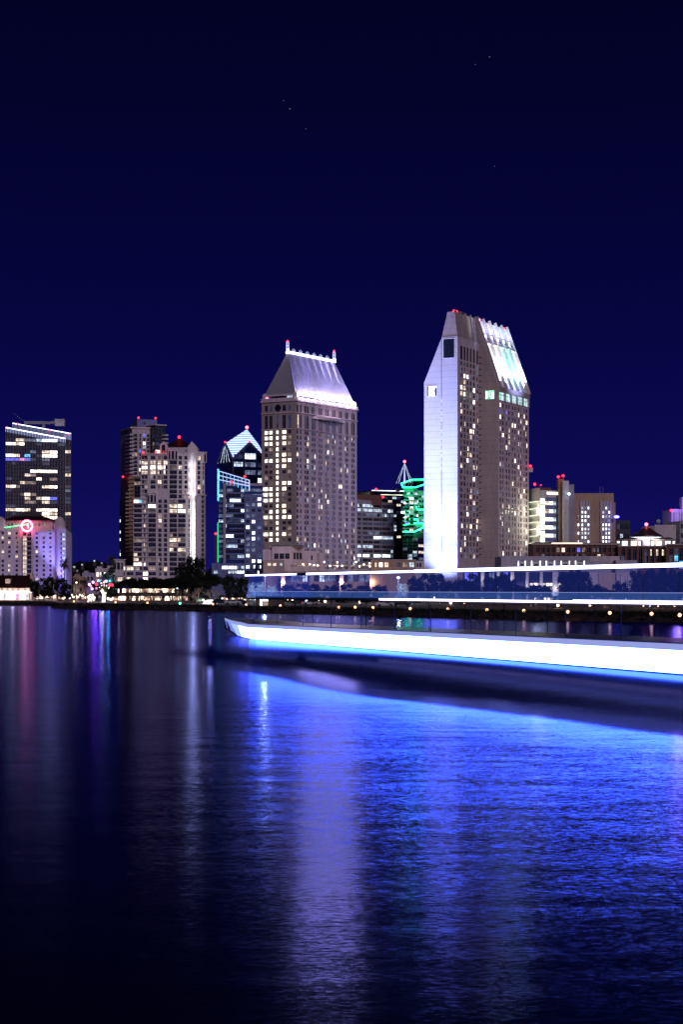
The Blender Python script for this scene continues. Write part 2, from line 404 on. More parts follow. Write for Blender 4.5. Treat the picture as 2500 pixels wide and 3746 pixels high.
# ================================================================== B1 glass tower with vertical fins (far left)
def fin_tower():
    A = P(20, 1300); B = P(237, 1310); b = Bld('office_tower', 'dark glass tower with thin lit vertical fins and slanting roofline at far left', 'skyscraper', A)
    za = Z(1568, 1300); zb = Z(1608, 1310); b.w.prism(foot(A, B, 12), G0, [za, zb, zb, za], 'glassdark')
    A2 = P(45, 1322); B2 = P(258, 1332); z2a = Z(1551, 1322); z2b = Z(1589, 1332)
    b.w.prism(foot(A2, B2, 26), G0, [z2a, z2b, z2b, z2a], 'glassdark')
    b.finish_w = None
    L = (B - A).length; n = 38; T = (B - A).normalized()
    fm = MB(); cr = MB()
    for k in range(n + 1):
        s = L * k / n; zt = za + (zb - za) * s / L
        dim = 4 <= 0
        fm.fbox(A, B, s - .07, s + .07, G0, zt - 2.2, .02, .3, 'fin'); cr.fbox(A, B, s - .09, s + .09, zt - 2.2, zt + .6, .02, .3, 'CRN')
    cr.fbox(A, B, 0, L, za - .2, za - .2, .6, .7, 'CRN')
    T2 = (B - A).normalized(); nn = Vector((T2.y, -T2.x)) * .75
    cr.tube((A.x + nn.x, A.y + nn.y, za + .7), (B.x + nn.x, B.y + nn.y, zb + .7), .35, .35, 'LEDW', 4)
    fm.build('fin', b.o)
    L2 = (B2 - A2).length; f2 = MB(); sa = Sx(A2, B2, 95)
    for k in range(44):
        s = L2 * k / 43; zt = z2a + (z2b - z2a) * s / L2; px = CX + F * (A2 + (B2 - A2) * s / L2).x / (A2 + (B2 - A2) * s / L2).y
        if px < 230: cr.fbox(A2, B2, s - .08, s + .08, zt - 4.5, zt + .3, .02, .3, 'CRN3')
        else: cr.fbox(A2, B2, s - .08, s + .08, zt - 4, zt + .3, .02, .3, 'CRN'); f2.fbox(A2, B2, s - .07, s + .07, G0, zt - 4, .02, .3, 'fin')
    n2 = Vector((T.y, -T.x)) * .7
    cr.tube((A2.x + n2.x, A2.y + n2.y, z2a + .5), (B2.x + n2.x, B2.y + n2.y, z2b + .5), .3, .3, 'LEDW', 4)
    cr.build('crown_light', b.o); f2.build('fin', b.o)
    segs = [(62, 130), (132, 176), (180, 225), (228, 275), (280, 343), (345, 410), (415, 475), (480, 565), (568, 655), (665, 740)]
    right = [(745, 806)]
    lit = {345: {2: 'W2', 3: 'W2', 4: 'C3', 5: 'C3', 6: 'C2', 7: 'C1', 8: 'C1'}, 400: {0: 'C1', 1: 'W1', 2: 'W2', 3: 'W1'},
           490: {5: 'C3', 7: 'W2', 8: 'W1', 'r': 'W2'}, 535: {0: 'C1', 1: 'W1', 2: 'W2', 4: 'CY', 7: 'W1', 8: 'W1'}, 578: {0: 'BL', 1: 'BL', 2: 'BL', 3: 'PI', 4: 'BL', 5: 'C4', 7: 'C3'},
           710: {5: 'C1', 6: 'W1', 7: 'W1', 8: 'W1', 'r': 'C4'}, 755: {4: 'W2', 5: 'W3', 'r': 'W2'}, 800: {6: 'W1', 8: 'W3'}, 845: {3: 'W2', 4: 'W3', 5: 'W3'}, 888: {0: 'W2', 1: 'W1', 2: 'W3', 7: 'W2', 8: 'W1'},
           932: {'r': 'C3'}, 976: {3: 'W4', 4: 'W1', 5: 'W3'}, 1020: {4: 'W2', 6: 'W2', 7: 'W1', 8: 'BL'}, 1065: {4: 'W3', 5: 'W3', 7: 'W2'}, 1155: {0: 'W2', 1: 'W2', 2: 'W1', 3: 'W1', 4: 'W2', 6: 'W1', 7: 'W1', 8: 'W1'},
           1200: {7: 'W1', 8: 'W2', 'r': 'W2'}, 1245: {7: 'W1', 8: 'W1'}}
    for k in range(26):
        yc = 345 + k * 44.4; key = min(lit, key=lambda q: abs(q - yc)); row = lit[key] if abs(key - yc) < 22 else {}
        for i, (x0, x1) in enumerate(segs):
            s0, s1 = Sx(A, B, X1(x0)), Sx(A, B, X1(x1)); Y = 1300 + 45 * s0 / L
            drop = 4.0 * s0 / L * 0
            m = row.get(i, 'glassdark' if rnd.random() < .93 else 'C4')
            b.win(A, B, s0, s1, Z(Y1(yc + 17), 1305), Z(Y1(yc - 15), 1305), m, d=.05, mull=2)
        s0, s1 = Sx(A2, B2, X1(745)), Sx(A2, B2, X1(806))
        b.win(A2, B2, s0, s1, Z(Y1(yc + 17), 1332), Z(Y1(yc - 15), 1332), row.get('r', 'glassdark' if rnd.random() < .7 else 'C4'), d=.05, mull=2)
    for x, y in ((75, 200), (198, 158), (570, 230), (785, 275)): b.beacon((*P(X1(x), 1320), Z(Y1(y), 1320)), .9)
    q = P(X1(500), 1338); c = MB(); z = Z(Y1(225), 1338)
    c.box(q.x - 1, q.x + 1, q.y - 1, q.y + 1, z - 5, z + 4, 'metal'); c.box(q.x - 14, q.x + 9, q.y - .7, q.y + .7, z + 4, z + 6, 'metal'); c.box(q.x + 8, q.x + 15, q.y - 2, q.y + 2, z + 2.5, z + 7.5, 'fin')
    c.tube((q.x - 13, q.y, z + 5), (q.x - 22, q.y, z + 12), .3, .2, 'metal', 5)
    c.build('roof_crane', b.o); b.finish()
fin_tower()

# ================================================================== B2 hotel with neon ring
def hotel():
    Y = 760; A = P(-60, Y); B = P(200, Y); b = Bld('hotel', 'cream hotel with dark tiled hip roof and balcony column under a red neon ring', 'hotel', A)
    zt = Z(1939, Y); b.w.prism(foot(A, B, 22), G0, zt, 'cream')
    cols = colpx(A, B, [(X1(a), X1(c)) for a, c in ((-70, -44), (16, 44), (92, 120), (176, 204), (407, 435), (487, 515), (564, 591))])
    rows = [(Z(Y1(1412 + 52.9 * k + 15), Y), Z(Y1(1412 + 52.9 * k - 13), Y)) for k in range(12)][::-1]
    pal = [(4, 'glassdark'), (2, 'W3'), (2, 'W2'), (1, 'C4'), (1, 'W4')]
    s1 = Sx(A, B, X1(228)); s2 = Sx(A, B, X1(380))
    facade(b, A, B, G0, zt, [c for c in cols if c[1] < s1], rows, pal, 'cream', pier=.5, sp=.42, s1=s1)
    # right bays
    for a, c in comp([c for c in cols if c[0] > s2], s2, (B - A).length): b.w.fbox(A, B, a, c, G0, zt, 0, .5, 'cream')
    for c in [c for c in cols if c[0] > s2]:
        for a, d in comp(rows, G0, zt): b.w.fbox(A, B, c[0], c[1], a, d, 0, .42, 'cream')
        for r in rows: b.win(A, B, c[0], c[1], r[0], r[1], pick(pal))
    # balcony bay
    for k, r in enumerate(rows):
        for x0, x1 in ((262, 300), (312, 355)):
            b.win(A, B, Sx(A, B, X1(x0)), Sx(A, B, X1(x1)), r[0] - .5, r[1] + .3, ('W2' if x0 < 300 and rnd.random() < .8 else 'glassdark'), mull=1)
        m = MB(); a0, a1 = Sx(A, B, X1(254)), Sx(A, B, X1(362))
        m.fbox(A, B, a0, a1, r[0] - 1.1, r[0] - .8, 0.02, 1.4, 'cream2')
        for j in range(13): s = a0 + (a1 - a0) * j / 12; m.fbox(A, B, s - .03, s + .03, r[0] - .8, r[0] + .2, 1.3, 1.36, 'darkgrey')
        m.fbox(A, B, a0, a1, r[0] + .2, r[0] + .3, 1.28, 1.4, 'darkgrey'); m.build('balcony', b.o)
    c = MB(); c.fbox(A, B, 0, s1, zt, zt + .5, -.5, .8, 'cream2'); c.fbox(A, B, s2, (B - A).length, zt - 1.2, zt - .7, -.5, .8, 'cream2'); c.build('cornice', b.o)
    # penthouse
    A2 = P(X1(35), Y + 4); B2 = P(X1(605), Y + 4); z2 = Z(Y1(1262), Y)
    b.w.prism(foot(A2, B2, 16), zt, z2, 'cream2')
    pc = colpx(A2, B2, [(X1(x), X1(x + 27)) for x in (45, 83, 122, 162, 395, 435, 475, 512)])
    facade(b, A2, B2, zt, z2, pc, [(Z(Y1(1328), Y), Z(Y1(1290), Y))], [(2, 'W4'), (2, 'W3')], 'cream2', pier=.35)
    r = MB(); f = foot(P(X1(28), Y + 2), P(X1(612), Y + 2), 20); q = foot(P(X1(150), Y + 8), P(X1(490), Y + 8), 8); u = foot(P(X1(180), Y + 8), P(X1(470), Y + 8), 8); v = foot(P(X1(300), Y + 11), P(X1(340), Y + 11), 1)
    zr = Z(Y1(1210), Y)
    r.loft([(*p, z2) for p in f], [(*p, zr) for p in q], 'redroof'); r.loft([(*p, zr + .01) for p in u], [(*p, Z(Y1(1150), Y)) for p in v], 'roofgrey'); r.build('roof', b.o)
    # turret tower with dome
    A3 = P(200, Y - 1); B3 = P(240, Y - 3); C3 = P(262, Y + 6); z3 = Z(Y1(1362), Y)
    poly = [A3, P(209, Y - 4), P(219, Y - 5), B3, C3, P(262, Y + 20), P(200, Y + 20)]
    b.w.prism(poly, G0, [z3, z3, z3, z3, z3 - 2, z3 - 2, z3], 'cream')
    Aw, Bw = P(219, Y - 5), B3
    for k in range(10):
        z0 = Z(Y1(1430 + 52.3 * k + 13), Y); z1 = Z(Y1(1430 + 52.3 * k - 12), Y)
        b.win(Aw, Bw, Sx(Aw, Bw, X1(690)), Sx(Aw, Bw, X1(704)), z0, z1, 'glassdark', mull=0); b.win(Aw, Bw, Sx(Aw, Bw, X1(714)), Sx(Aw, Bw, X1(742)), z0, z1, 'C2' if rnd.random() < .9 else 'W2', mull=1)
    for px, rr in ((217, 7.5 / 2 + .1), (2, 4)):
        d = MB(); q = P(px, Y + 1); rx = 22 / F * Y * 1.0
        for k in range(5):
            t0, t1 = k / 5 * math.pi / 2, (k + 1) / 5 * math.pi / 2
            ring = lambda t: [(q.x + rx * math.cos(t) * math.cos(a), q.y + rx * math.cos(t) * math.sin(a), z3 + 1.0 + 5 * math.sin(t) * .8) for a in [2 * math.pi * i / 12 for i in range(12)]]
            d.loft(ring(t0), ring(min(t1, 1.56)), 'cream2')
        d.loft([(q.x + rx * math.cos(a), q.y + rx * math.sin(a), z3 - 1) for a in [2 * math.pi * i / 12 for i in range(12)]], [(q.x + rx * math.cos(a), q.y + rx * math.sin(a), z3 + 1) for a in [2 * math.pi * i / 12 for i in range(12)]], 'cream')
        d.build('dome', b.o)
    b.finish()
    # neon sign
    q = P(X1(305), Y - 1.2); z = Z(Y1(1330), Y); s = thing('neon_sign', 'glowing red and pink neon ring on the cream hotel front with green zigzag tail', 'neon sign', (q.x, q.y, z))
    m = MB(); m.ring((q.x, q.y, z), 2.35, .19, 'NRED', (1, 0, 0), (0, 0, 1)); m.build('outer_ring', s)
    m = MB(); m.ring((q.x, q.y - .05, z), 2.0, .13, 'NPINK', (1, 0, 0), (0, 0, 1)); m.build('inner_ring', s)
    m = MB(); pts = []
    for k in range(15):
        t = k / 14; pts.append((*P(X1(50 + 270 * t), Y - 1.8), Z(Y1(1348 - 38 * t + (6 if k % 2 else -4)), Y)))
    for a, c in zip(pts, pts[1:]): m.tube(a, c, .13, .13, 'NGLINE', 5)
    m.build('zigzag_line', s)
    m = MB(); x0 = q.x
    m.loft([(x0, q.y - .3, z + 1.1), (x0 + .55, q.y - .3, z + 1.1), (x0 + .95, q.y - .3, z - .95), (x0 + .4, q.y - .3, z - .95)], [(x0, q.y, z + 1.1), (x0 + .55, q.y, z + 1.1), (x0 + .95, q.y, z - .95), (x0 + .4, q.y, z - .95)], 'NVIO'); m.build('slanted_bar', s)
    light('POINT', (q.x, q.y - 2, z - 2.5), 260, (1, .06, .14), size=.6)
    light('SPOT', (P(214, Y).x, Y - 14, 2), 60000, (.22, .2, 1), (P(214, Y).x, Y - 4, 22), spot=50, size=.5)
    light('POINT', (P(252, Y).x, Y - 10, 6), 9000, (.2, .15, 1), size=.5)
hotel()

# ================================================================== B4/B5 dark balcony tower, B4 slim glass tower
def balcony_tower():
    Y = 1020; A = P(475, Y); B = P(606, Y + 8); b = Bld('apartment_tower', 'tall dark apartment tower with stacked balconies behind the white condo tower', 'skyscraper', A)
    Am, Bm = P(482, Y), P(570, Y + 5); zt = Z(1567, Y)
    b.w.prism(foot(Am, Bm, 24), G0, zt, 'cream2')
    cols = colpx(Am, Bm, [(X2(a), X2(c)) for a, c in ((258, 316), (340, 360), (382, 411), (427, 455), (478, 510))])
    rows = rowz(zt - 3, 2.07, 1.55, 52)
    rows = [(a, c) for a, c in rows if a > G0 + 1]
    for a, c in comp(cols, 0, (Bm - Am).length): b.w.fbox(Am, Bm, a, c, G0, zt, 0, .5, 'cream2')
    for i, (p, q) in enumerate(cols):
        for (a, c) in rows[-36:]: b.win(Am, Bm, p, q, a, c, pick([(9, 'glassdark'), (1, 'W3'), (.6, 'W1'), (.5, 'C2'), (.3, 'BL'), (1, 'C4')]), mull=1)
    # glass column to the right
    Ag, Bg = P(567, Y - 1), P(604, Y + 3); zg = Z(1556, Y); b.w.prism(foot(Ag, Bg, 16), G0, zg, 'glassdark'); b.w.fbox(Ag, Bg, -.4, (Bg - Ag).length + .6, zg, zg + .6, -16, .6, 'cream2')
    for (a, c) in rowz(zg - 1, 2.07, 1.6, 20): b.win(Ag, Bg, .3, (Bg - Ag).length - .3, a, c, pick([(8, 'glassdark'), (1, 'C2'), (.6, 'W1'), (2, 'C4')]), mull=2)
    c = MB(); c.prism(foot(P(476, Y - 1), P(571, Y + 4), 26), zt, zt + .8, 'cream'); c.build('roof', b.o)
    c = MB(); c.prism(foot(P(501, Y + 5), P(574, Y + 9), 12), zt + .8, Z(1530, Y), 'bluegrey'); c.fbox(P(501, Y + 5), P(574, Y + 9), 3.5, 5, zt + 3, zt + 4, 0, .1, 'darkgrey'); c.build('roof_plant', b.o)
    # balconies on the left edge, stepped wing below
    for k in range(24):
        z = zt - 3 - 2.07 * k * 1.0
        m = MB(); m.prism(foot(P(474, Y - 1), P(490, Y), 9), z - .9, z, 'cream2'); m.build('balcony', b.o)
    for k in range(5):
        m = MB(); z = Z(Y1(278 + 44 * k), Y); m.prism(foot(P(603, Y), P(616, Y + 2), 8), z - .8, z, 'cream2'); m.build('balcony', b.o)
    zs = Z(Y1(762), Y); w = MB(); w.prism(foot(P(472, Y - 6), P(512, Y - 4), 18), G0, zs, 'brown'); w.prism(foot(P(463, Y - 4), P(474, Y - 4), 16), G0, zs - 8, 'brown'); w.build('stepped_wing', b.o)
    Aw, Bw = P(458, Y - 6), P(512, Y - 8)
    for k in range(44):
        z = zs - 1 - 2.07 * k
        if z < 6: break
        m = MB(); m.fbox(Aw, Bw, 0 if k > 3 else 1.5, 4.4, z - .8, z, -6, .1, 'tan'); m.build('balcony', b.o)
        b.win(Aw, Bw, 4.5, 7.9, z - 1.8, z - .1, pick([(5, 'glassdark'), (1, 'W3'), (.8, 'C2'), (.5, 'W1'), (.4, 'PI')]), d=-1.9)
    for x, y in ((333, 92), (530, 97), (155, 768)): b.beacon((*P(X2(x), Y - 2), Z(Y1(y), Y)), .8)
    b.finish()
    Y = 1100; A = P(437, Y); B = P(462, Y); b = Bld('glass_tower', 'slim dark blue glass tower left of the stacked balconies', 'skyscraper', A)
    b.w.prism(foot(A, B, 14), G0, Z(Y1(1040), Y), 'glassblue'); b.w.prism(foot(P(447, Y), P(462, Y), 14), G0, Z(Y1(905), Y), 'glassblue')
    for k in range(52):
        z = Z(Y1(905), Y) - 2.2 * k
        if z < 5: break
        s0 = 1.7 if k < 6 else 0
        m = MB(); m.fbox(A, B, s0 - .4, s0 + 1.8, z - .25, z, .02, .9, 'bluegrey'); m.build('balcony', b.o)
        b.win(A, B, s0 + .2, s0 + 1.6, z - 1.9, z - .3, pick([(6, 'glassdark'), (2, 'C4'), (1, 'C3'), (.5, 'C1')]), mull=0); b.win(A, B, 2.2 if s0 else 2.0, 3.6, z - 1.9, z - .3, pick([(6, 'glassdark'), (2, 'C4'), (1, 'C2'), (.4, 'C1')]), mull=0)
    b.finish()
balcony_tower()

# ================================================================== B6 white condo tower
def condo():
    Y = 900; zf = lambda y: Z(Y1(y), Y)
    A = P(X2(275), Y); B = P(X2(1100), Y); b = Bld('condo_tower', 'pale stepped condo tower with dark red hip roof and brightly lit vertical strip', 'skyscraper', A)
    # lower body left/mid and right
    zl = zf(1015); zr = zf(975)
    zu = zf(512)
    # main volumes: left wing, centre, right wing
    A1, B1 = P(X2(275), Y), P(X2(440), Y); b.w.prism(foot(A1, B1, 18), G0, zl, 'cream')
    A2, B2 = P(X2(436), Y - 1), P(X2(668), Y - 1); b.w.prism(foot(A2, B2, 20), G0, zu, 'cream')
    Au, Bu = P(X2(360), Y + 1), P(X2(440), Y + 1); b.w.prism(foot(Au, Bu, 16), zl, zu, 'cream')
    A3, B3 = P(X2(668), Y - .5), P(X2(925), Y - .5); b.w.prism(foot(A3, B3, 20), G0, zf(495), 'cream')
    A4, B4 = P(X2(975), Y - .5), P(X2(1098), Y + 4); b.w.prism(foot(A4, B4, 16), G0, zr, 'cream')
    A5, B5 = P(X2(985), Y + .6), P(X2(1088), Y + 4); b.w.prism(foot(A5, B5, 15), zr, zf(482), 'cream')
    A6, B6 = P(X2(925), Y + 2), P(X2(975), Y + 2); b.w.prism(foot(A6, B6, 14), G0, zf(480), 'white')
    pal = [(8, 'glassdark'), (1.5, 'W4'), (.7, 'W3'), (.4, 'W2')]
    up = [548, 605, 660, 716, 771, 826, 882, 938]; lo = [1048 + 55.4 * k for k in range(14)] + [1824, 1880]
    def rws(l, h=20): return sorted((zf(y + h), zf(y - h)) for y in l)
    cx = lambda A, B, l: colpx(A, B, [(X2(a), X2(c)) for a, c in l])
    def lw(i, r): return None
    def litu(ci, ri):
        k = len(up) - 1 - ri
        return 'W1' if k == 2 and ci < 2 else ('W2' if k in (1, 3) else None)
    facade(b, Au, Bu, zl, zu, cx(Au, Bu, [(372, 400), (405, 436)]), rws(up), pal, 'cream', lit=litu)
    facade(b, A2, B2, zl, zu, cx(A2, B2, [(472, 528), (555, 595), (604, 612), (622, 665)]), rws(up[:7]), pal, 'cream', lit=lambda c, r: ('W1' if 6 - r == 2 else 'W2') if 6 - r in (1, 2, 3) and c != 2 else (('W2' if 6 - r == 5 and c == 1 else None)))
    facade(b, A2, B2, G0, zl, cx(A2, B2, [(446, 532), (561, 597), (626, 662)]), rws(lo), pal, 'cream', lit=lambda c, r: 'W1' if c == 0 and len(lo) - 1 - r == 1 else None)
    facade(b, A1, B1, G0, zl, cx(A1, B1, [(280, 372), (396, 412)]), rws(lo[:], 17), [(4, 'glassdark'), (1, 'W3'), (1, 'W2'), (.5, 'W1'), (.3, 'CY')], 'cream')
    facade(b, A3, B3, G0, zf(495), cx(A3, B3, [(690, 775), (795, 830), (860, 895)]), rws(up + [992]), pal, 'cream', lit=lambda c, r: 'W3' if rnd.random() < .04 else None) if False else None
    for l, cc in ((up + [992], [(690, 775), (795, 830), (860, 895)]), (lo, [(690, 775), (788, 873), (907, 922)])):
        top = zf(495) if l is not lo else zf(1018); bot = zf(1018) if l is not lo else G0
        facade(b, A3, B3, bot, top, cx(A3, B3, cc), rws(l), pal, 'cream', lit=(lambda c, r: 'W1' if len(lo) - 1 - r in (1, 2) and c == 1 else ('W2' if len(lo) - 1 - r in (1, 2, 8, 10) and c < 2 else None)) if l is lo else None)
    facade(b, A4, B4, G0, zr, cx(A4, B4, [(1051, 1078)]), rws(lo[:14] + [990]), [(5, 'glassdark'), (1, 'W3')], 'cream')
    facade(b, A5, B5, zr, zf(482), cx(A5, B5, [(1006, 1041), (1066, 1080)]), rws(up[:8]), [(5, 'glassdark'), (1, 'W2')], 'cream')
    # balcony slabs across ribbons
    for y in up + lo:
        for (a, c, A_, B_) in ((358, 440, Au, Bu), (278, 436, A1, B1)):
            if (y in up) != (a == 358): continue
            m = MB(); m.fbox(A_, B_, Sx(A_, B_, X2(a)), Sx(A_, B_, X2(c)), zf(y + 30), zf(y + 17), .42, 1.3, 'cream'); m.build('balcony', b.o)
    for l, w in ((up, ((690, 775),)), (lo, ((446, 532), (690, 775), (788, 873)))):
        for y in l:
            for a, c in w:
                m = MB(); AA, BB = (A2, B2) if a < 600 else (A3, B3); m.fbox(AA, BB, Sx(AA, BB, X2(a)), Sx(AA, BB, X2(c)), zf(y + 28), zf(y + 19), .42, .9, 'cream'); m.build('balcony', b.o)
    # arched loggias
    for A_, B_, x0, x1, yt, yb, ys in ((A3, B3, 672, 788, 452, 572, (682, 716, 760)), (A2, B2, 437, 540, 958, 1070, (442, 474, 516)), (A5, B5, 1058, 1096, 485, 600, (1068,))):
        m = MB(); m.fbox(A_, B_, Sx(A_, B_, X2(x0)), Sx(A_, B_, X2(x1)), zf(yb), zf(yt), .4, 1.4, 'cream'); m.fbox(A_, B_, Sx(A_, B_, X2(x0 - 4)), Sx(A_, B_, X2(x1 + 4)), zf(yt), zf(yt - 8), .2, 1.8, 'cream')
        for i, x in enumerate(ys):
            w = 24 if len(ys) == 1 or i != 1 else 34; s0, s1 = Sx(A_, B_, X2(x)), Sx(A_, B_, X2(x + w * .8)); T = (B_ - A_).normalized(); n = Vector((T.y, -T.x)); r = (s1 - s0) / 2; zs = zf(yt + 28) - r * .2
            poly = [A_ + T * (s0 + r + r * math.cos(a)) + n * 1.43 for a in [math.pi * j / 8 for j in range(9)]]
            pts = [(p.x, p.y, zs + r * math.sin(math.pi * j / 8)) for j, p in enumerate(poly)]
            a0 = A_ + T * s0 + n * 1.43; a1 = A_ + T * s1 + n * 1.43
            m.face([(a0.x, a0.y, zf(yb - 6)), (a1.x, a1.y, zf(yb - 6))] + pts, 'glassdark')
        m.build('loggia', b.o)
    # cornices
    m = MB()
    for A_, B_, x0, x1, y in ((A2, B2, 375, 672, 505), (A1, B1, 272, 440, 1012), (A4, B4, 975, 1100, 972), (A5, B5, 985, 1096, 480), (A3, B3, 842, 925, 490), (A3, B3, 842, 925, 972)):
        m.fbox(A_, B_, Sx(A_, B_, X2(x0)), Sx(A_, B_, X2(x1)), zf(y + 8), zf(y - 6), .3, 1.1, 'cream')
    m.build('cornice', b.o)
    # crown: gables, glazed drum, dark red hip roof
    m = MB(); m.prism(foot(P(X2(660), Y + 4), P(X2(900), Y + 4), 12), zf(500), zf(415), 'cream2'); m.build('upper_storey', b.o)
    for x0, x1, xa, ya, yb, ye, lt in ((578, 668, 620, 358, 500, 405, 'cream'), (893, 1012, 945, 357, 495, 430, 'cream')):
        m = MB(); q0, q1, qa = P(X2(x0), Y + .2), P(X2(x1), Y + .2), P(X2(xa), Y + .2)
        f = [(q0.x, q0.y, zf(yb)), (q1.x, q1.y, zf(yb)), (q1.x, q1.y, zf(ye)), (qa.x, qa.y, zf(ya)), (q0.x, q0.y, zf(ye))]
        m.loft(f, [(x, y + 10, z) for x, y, z in f], lt)
        if x0 < 600:
            r = (X2(640) - X2(600)) / F * Y / 2; c = P(X2(620), Y + .15); pts = [(c.x + r * math.cos(math.pi * j / 8), c.y, zf(415) + r * math.sin(math.pi * j / 8)) for j in range(9)]
            m.face([(c.x - r, c.y, zf(490)), (c.x + r, c.y, zf(490))] + pts, 'glassdark')
        m.build('gable', b.o)
    m = MB(); e = foot(P(X2(640), Y + 3), P(X2(940), Y + 3), 15); t = foot(P(X2(720), Y + 9), P(X2(880), Y + 9), 5); a = foot(P(X2(792), Y + 11), P(X2(812), Y + 11), 1)
    z0 = zf(412); m.loft([(*p, z0) for p in e], [(*p, zf(350)) for p in t], 'redroof'); m.loft([(*p, zf(350) + .01) for p in t], [(*p, zf(303)) for p in a], 'redroof'); m.build('roof', b.o)
    for x, y, r in ((800, 290, 1.0), (388, 488, .7), (533, 482, .8)): b.beacon((*P(X2(x), Y + (10 if x == 800 else -1)), zf(y)), r)
    light('POINT', (*P(X2(600), Y - 4), zf(470)), 110, (1, .05, .08), size=.5)
    # lit recess strip: one small up-light per storey
    m = MB()
    for k, y in enumerate([640, 750, 862, 970]):
        m.fbox(A6, B6, .3, (B6 - A6).length - .3, zf(y + 2), zf(y - 3), .03, .5, 'cream')
        light('POINT', (*(P(X2(948), Y - 1.6)), zf(y - 8)), 420, (.95, .92, 1), size=.3)
    for k in range(13):
        m.fbox(A6, B6, .3, (B6 - A6).length - .3, zf(1084 + 55 * k), zf(1080 + 55 * k), .03, .5, 'cream'); light('POINT', (*(P(X2(962), Y - 1.2)), zf(1078 + 55 * k)), 230, (.85, 1, .95), size=.3)
    m.build('lit_ledge', b.o)
    # podium wings
    Ap, Bp = P(392, Y - 6), P(X2(1100), Y - 6); zp = zf(1785); b.w.prism(foot(Ap, P(X2(560), Y - 6), 5), G0, zp, 'cream')
    facade(b, Ap, Bp, G0, zp, cx(Ap, P(X2(560), Y - 6), [(30, 52), (95, 150), (165, 178), (200, 275), (300, 375), (388, 440), (448, 534)]), sorted([(zf(1837), zf(1800)), (zf(1897), zf(1858)), (zf(1960), zf(1920))]), [(2, 'glassdark'), (1, 'W2'), (1, 'W1'), (1, 'W3')], 'cream', s1=Sx(Ap, Bp, X2(560)))
    At, Bt = P(X2(52), Y - 7), P(X2(162), Y - 7); m = MB(); m.prism(foot(At, Bt, 7), zp - 5, zf(1722), 'cream'); m.fbox(At, Bt, -.5, (Bt - At).length + .5, zf(1722), zf(1712), -6, .5, 'cream')
    for x0, x1 in ((58, 76), (88, 120), (134, 154)):
        s0, s1 = Sx(At, Bt, X2(x0)), Sx(At, Bt, X2(x1)); r = (s1 - s0) / 2; c = At.x + s0 + r
        pts = [(c + r * math.cos(math.pi * j / 8), At.y - .05, zf(1765) + r * 1.2 * math.sin(math.pi * j / 8)) for j in range(9)]
        m.face([(c - r, At.y - .05, zf(1830)), (c + r, At.y - .05, zf(1830))] + pts, 'glassdark')
    m.build('arcade_tower', b.o)
    b.finish()
condo()

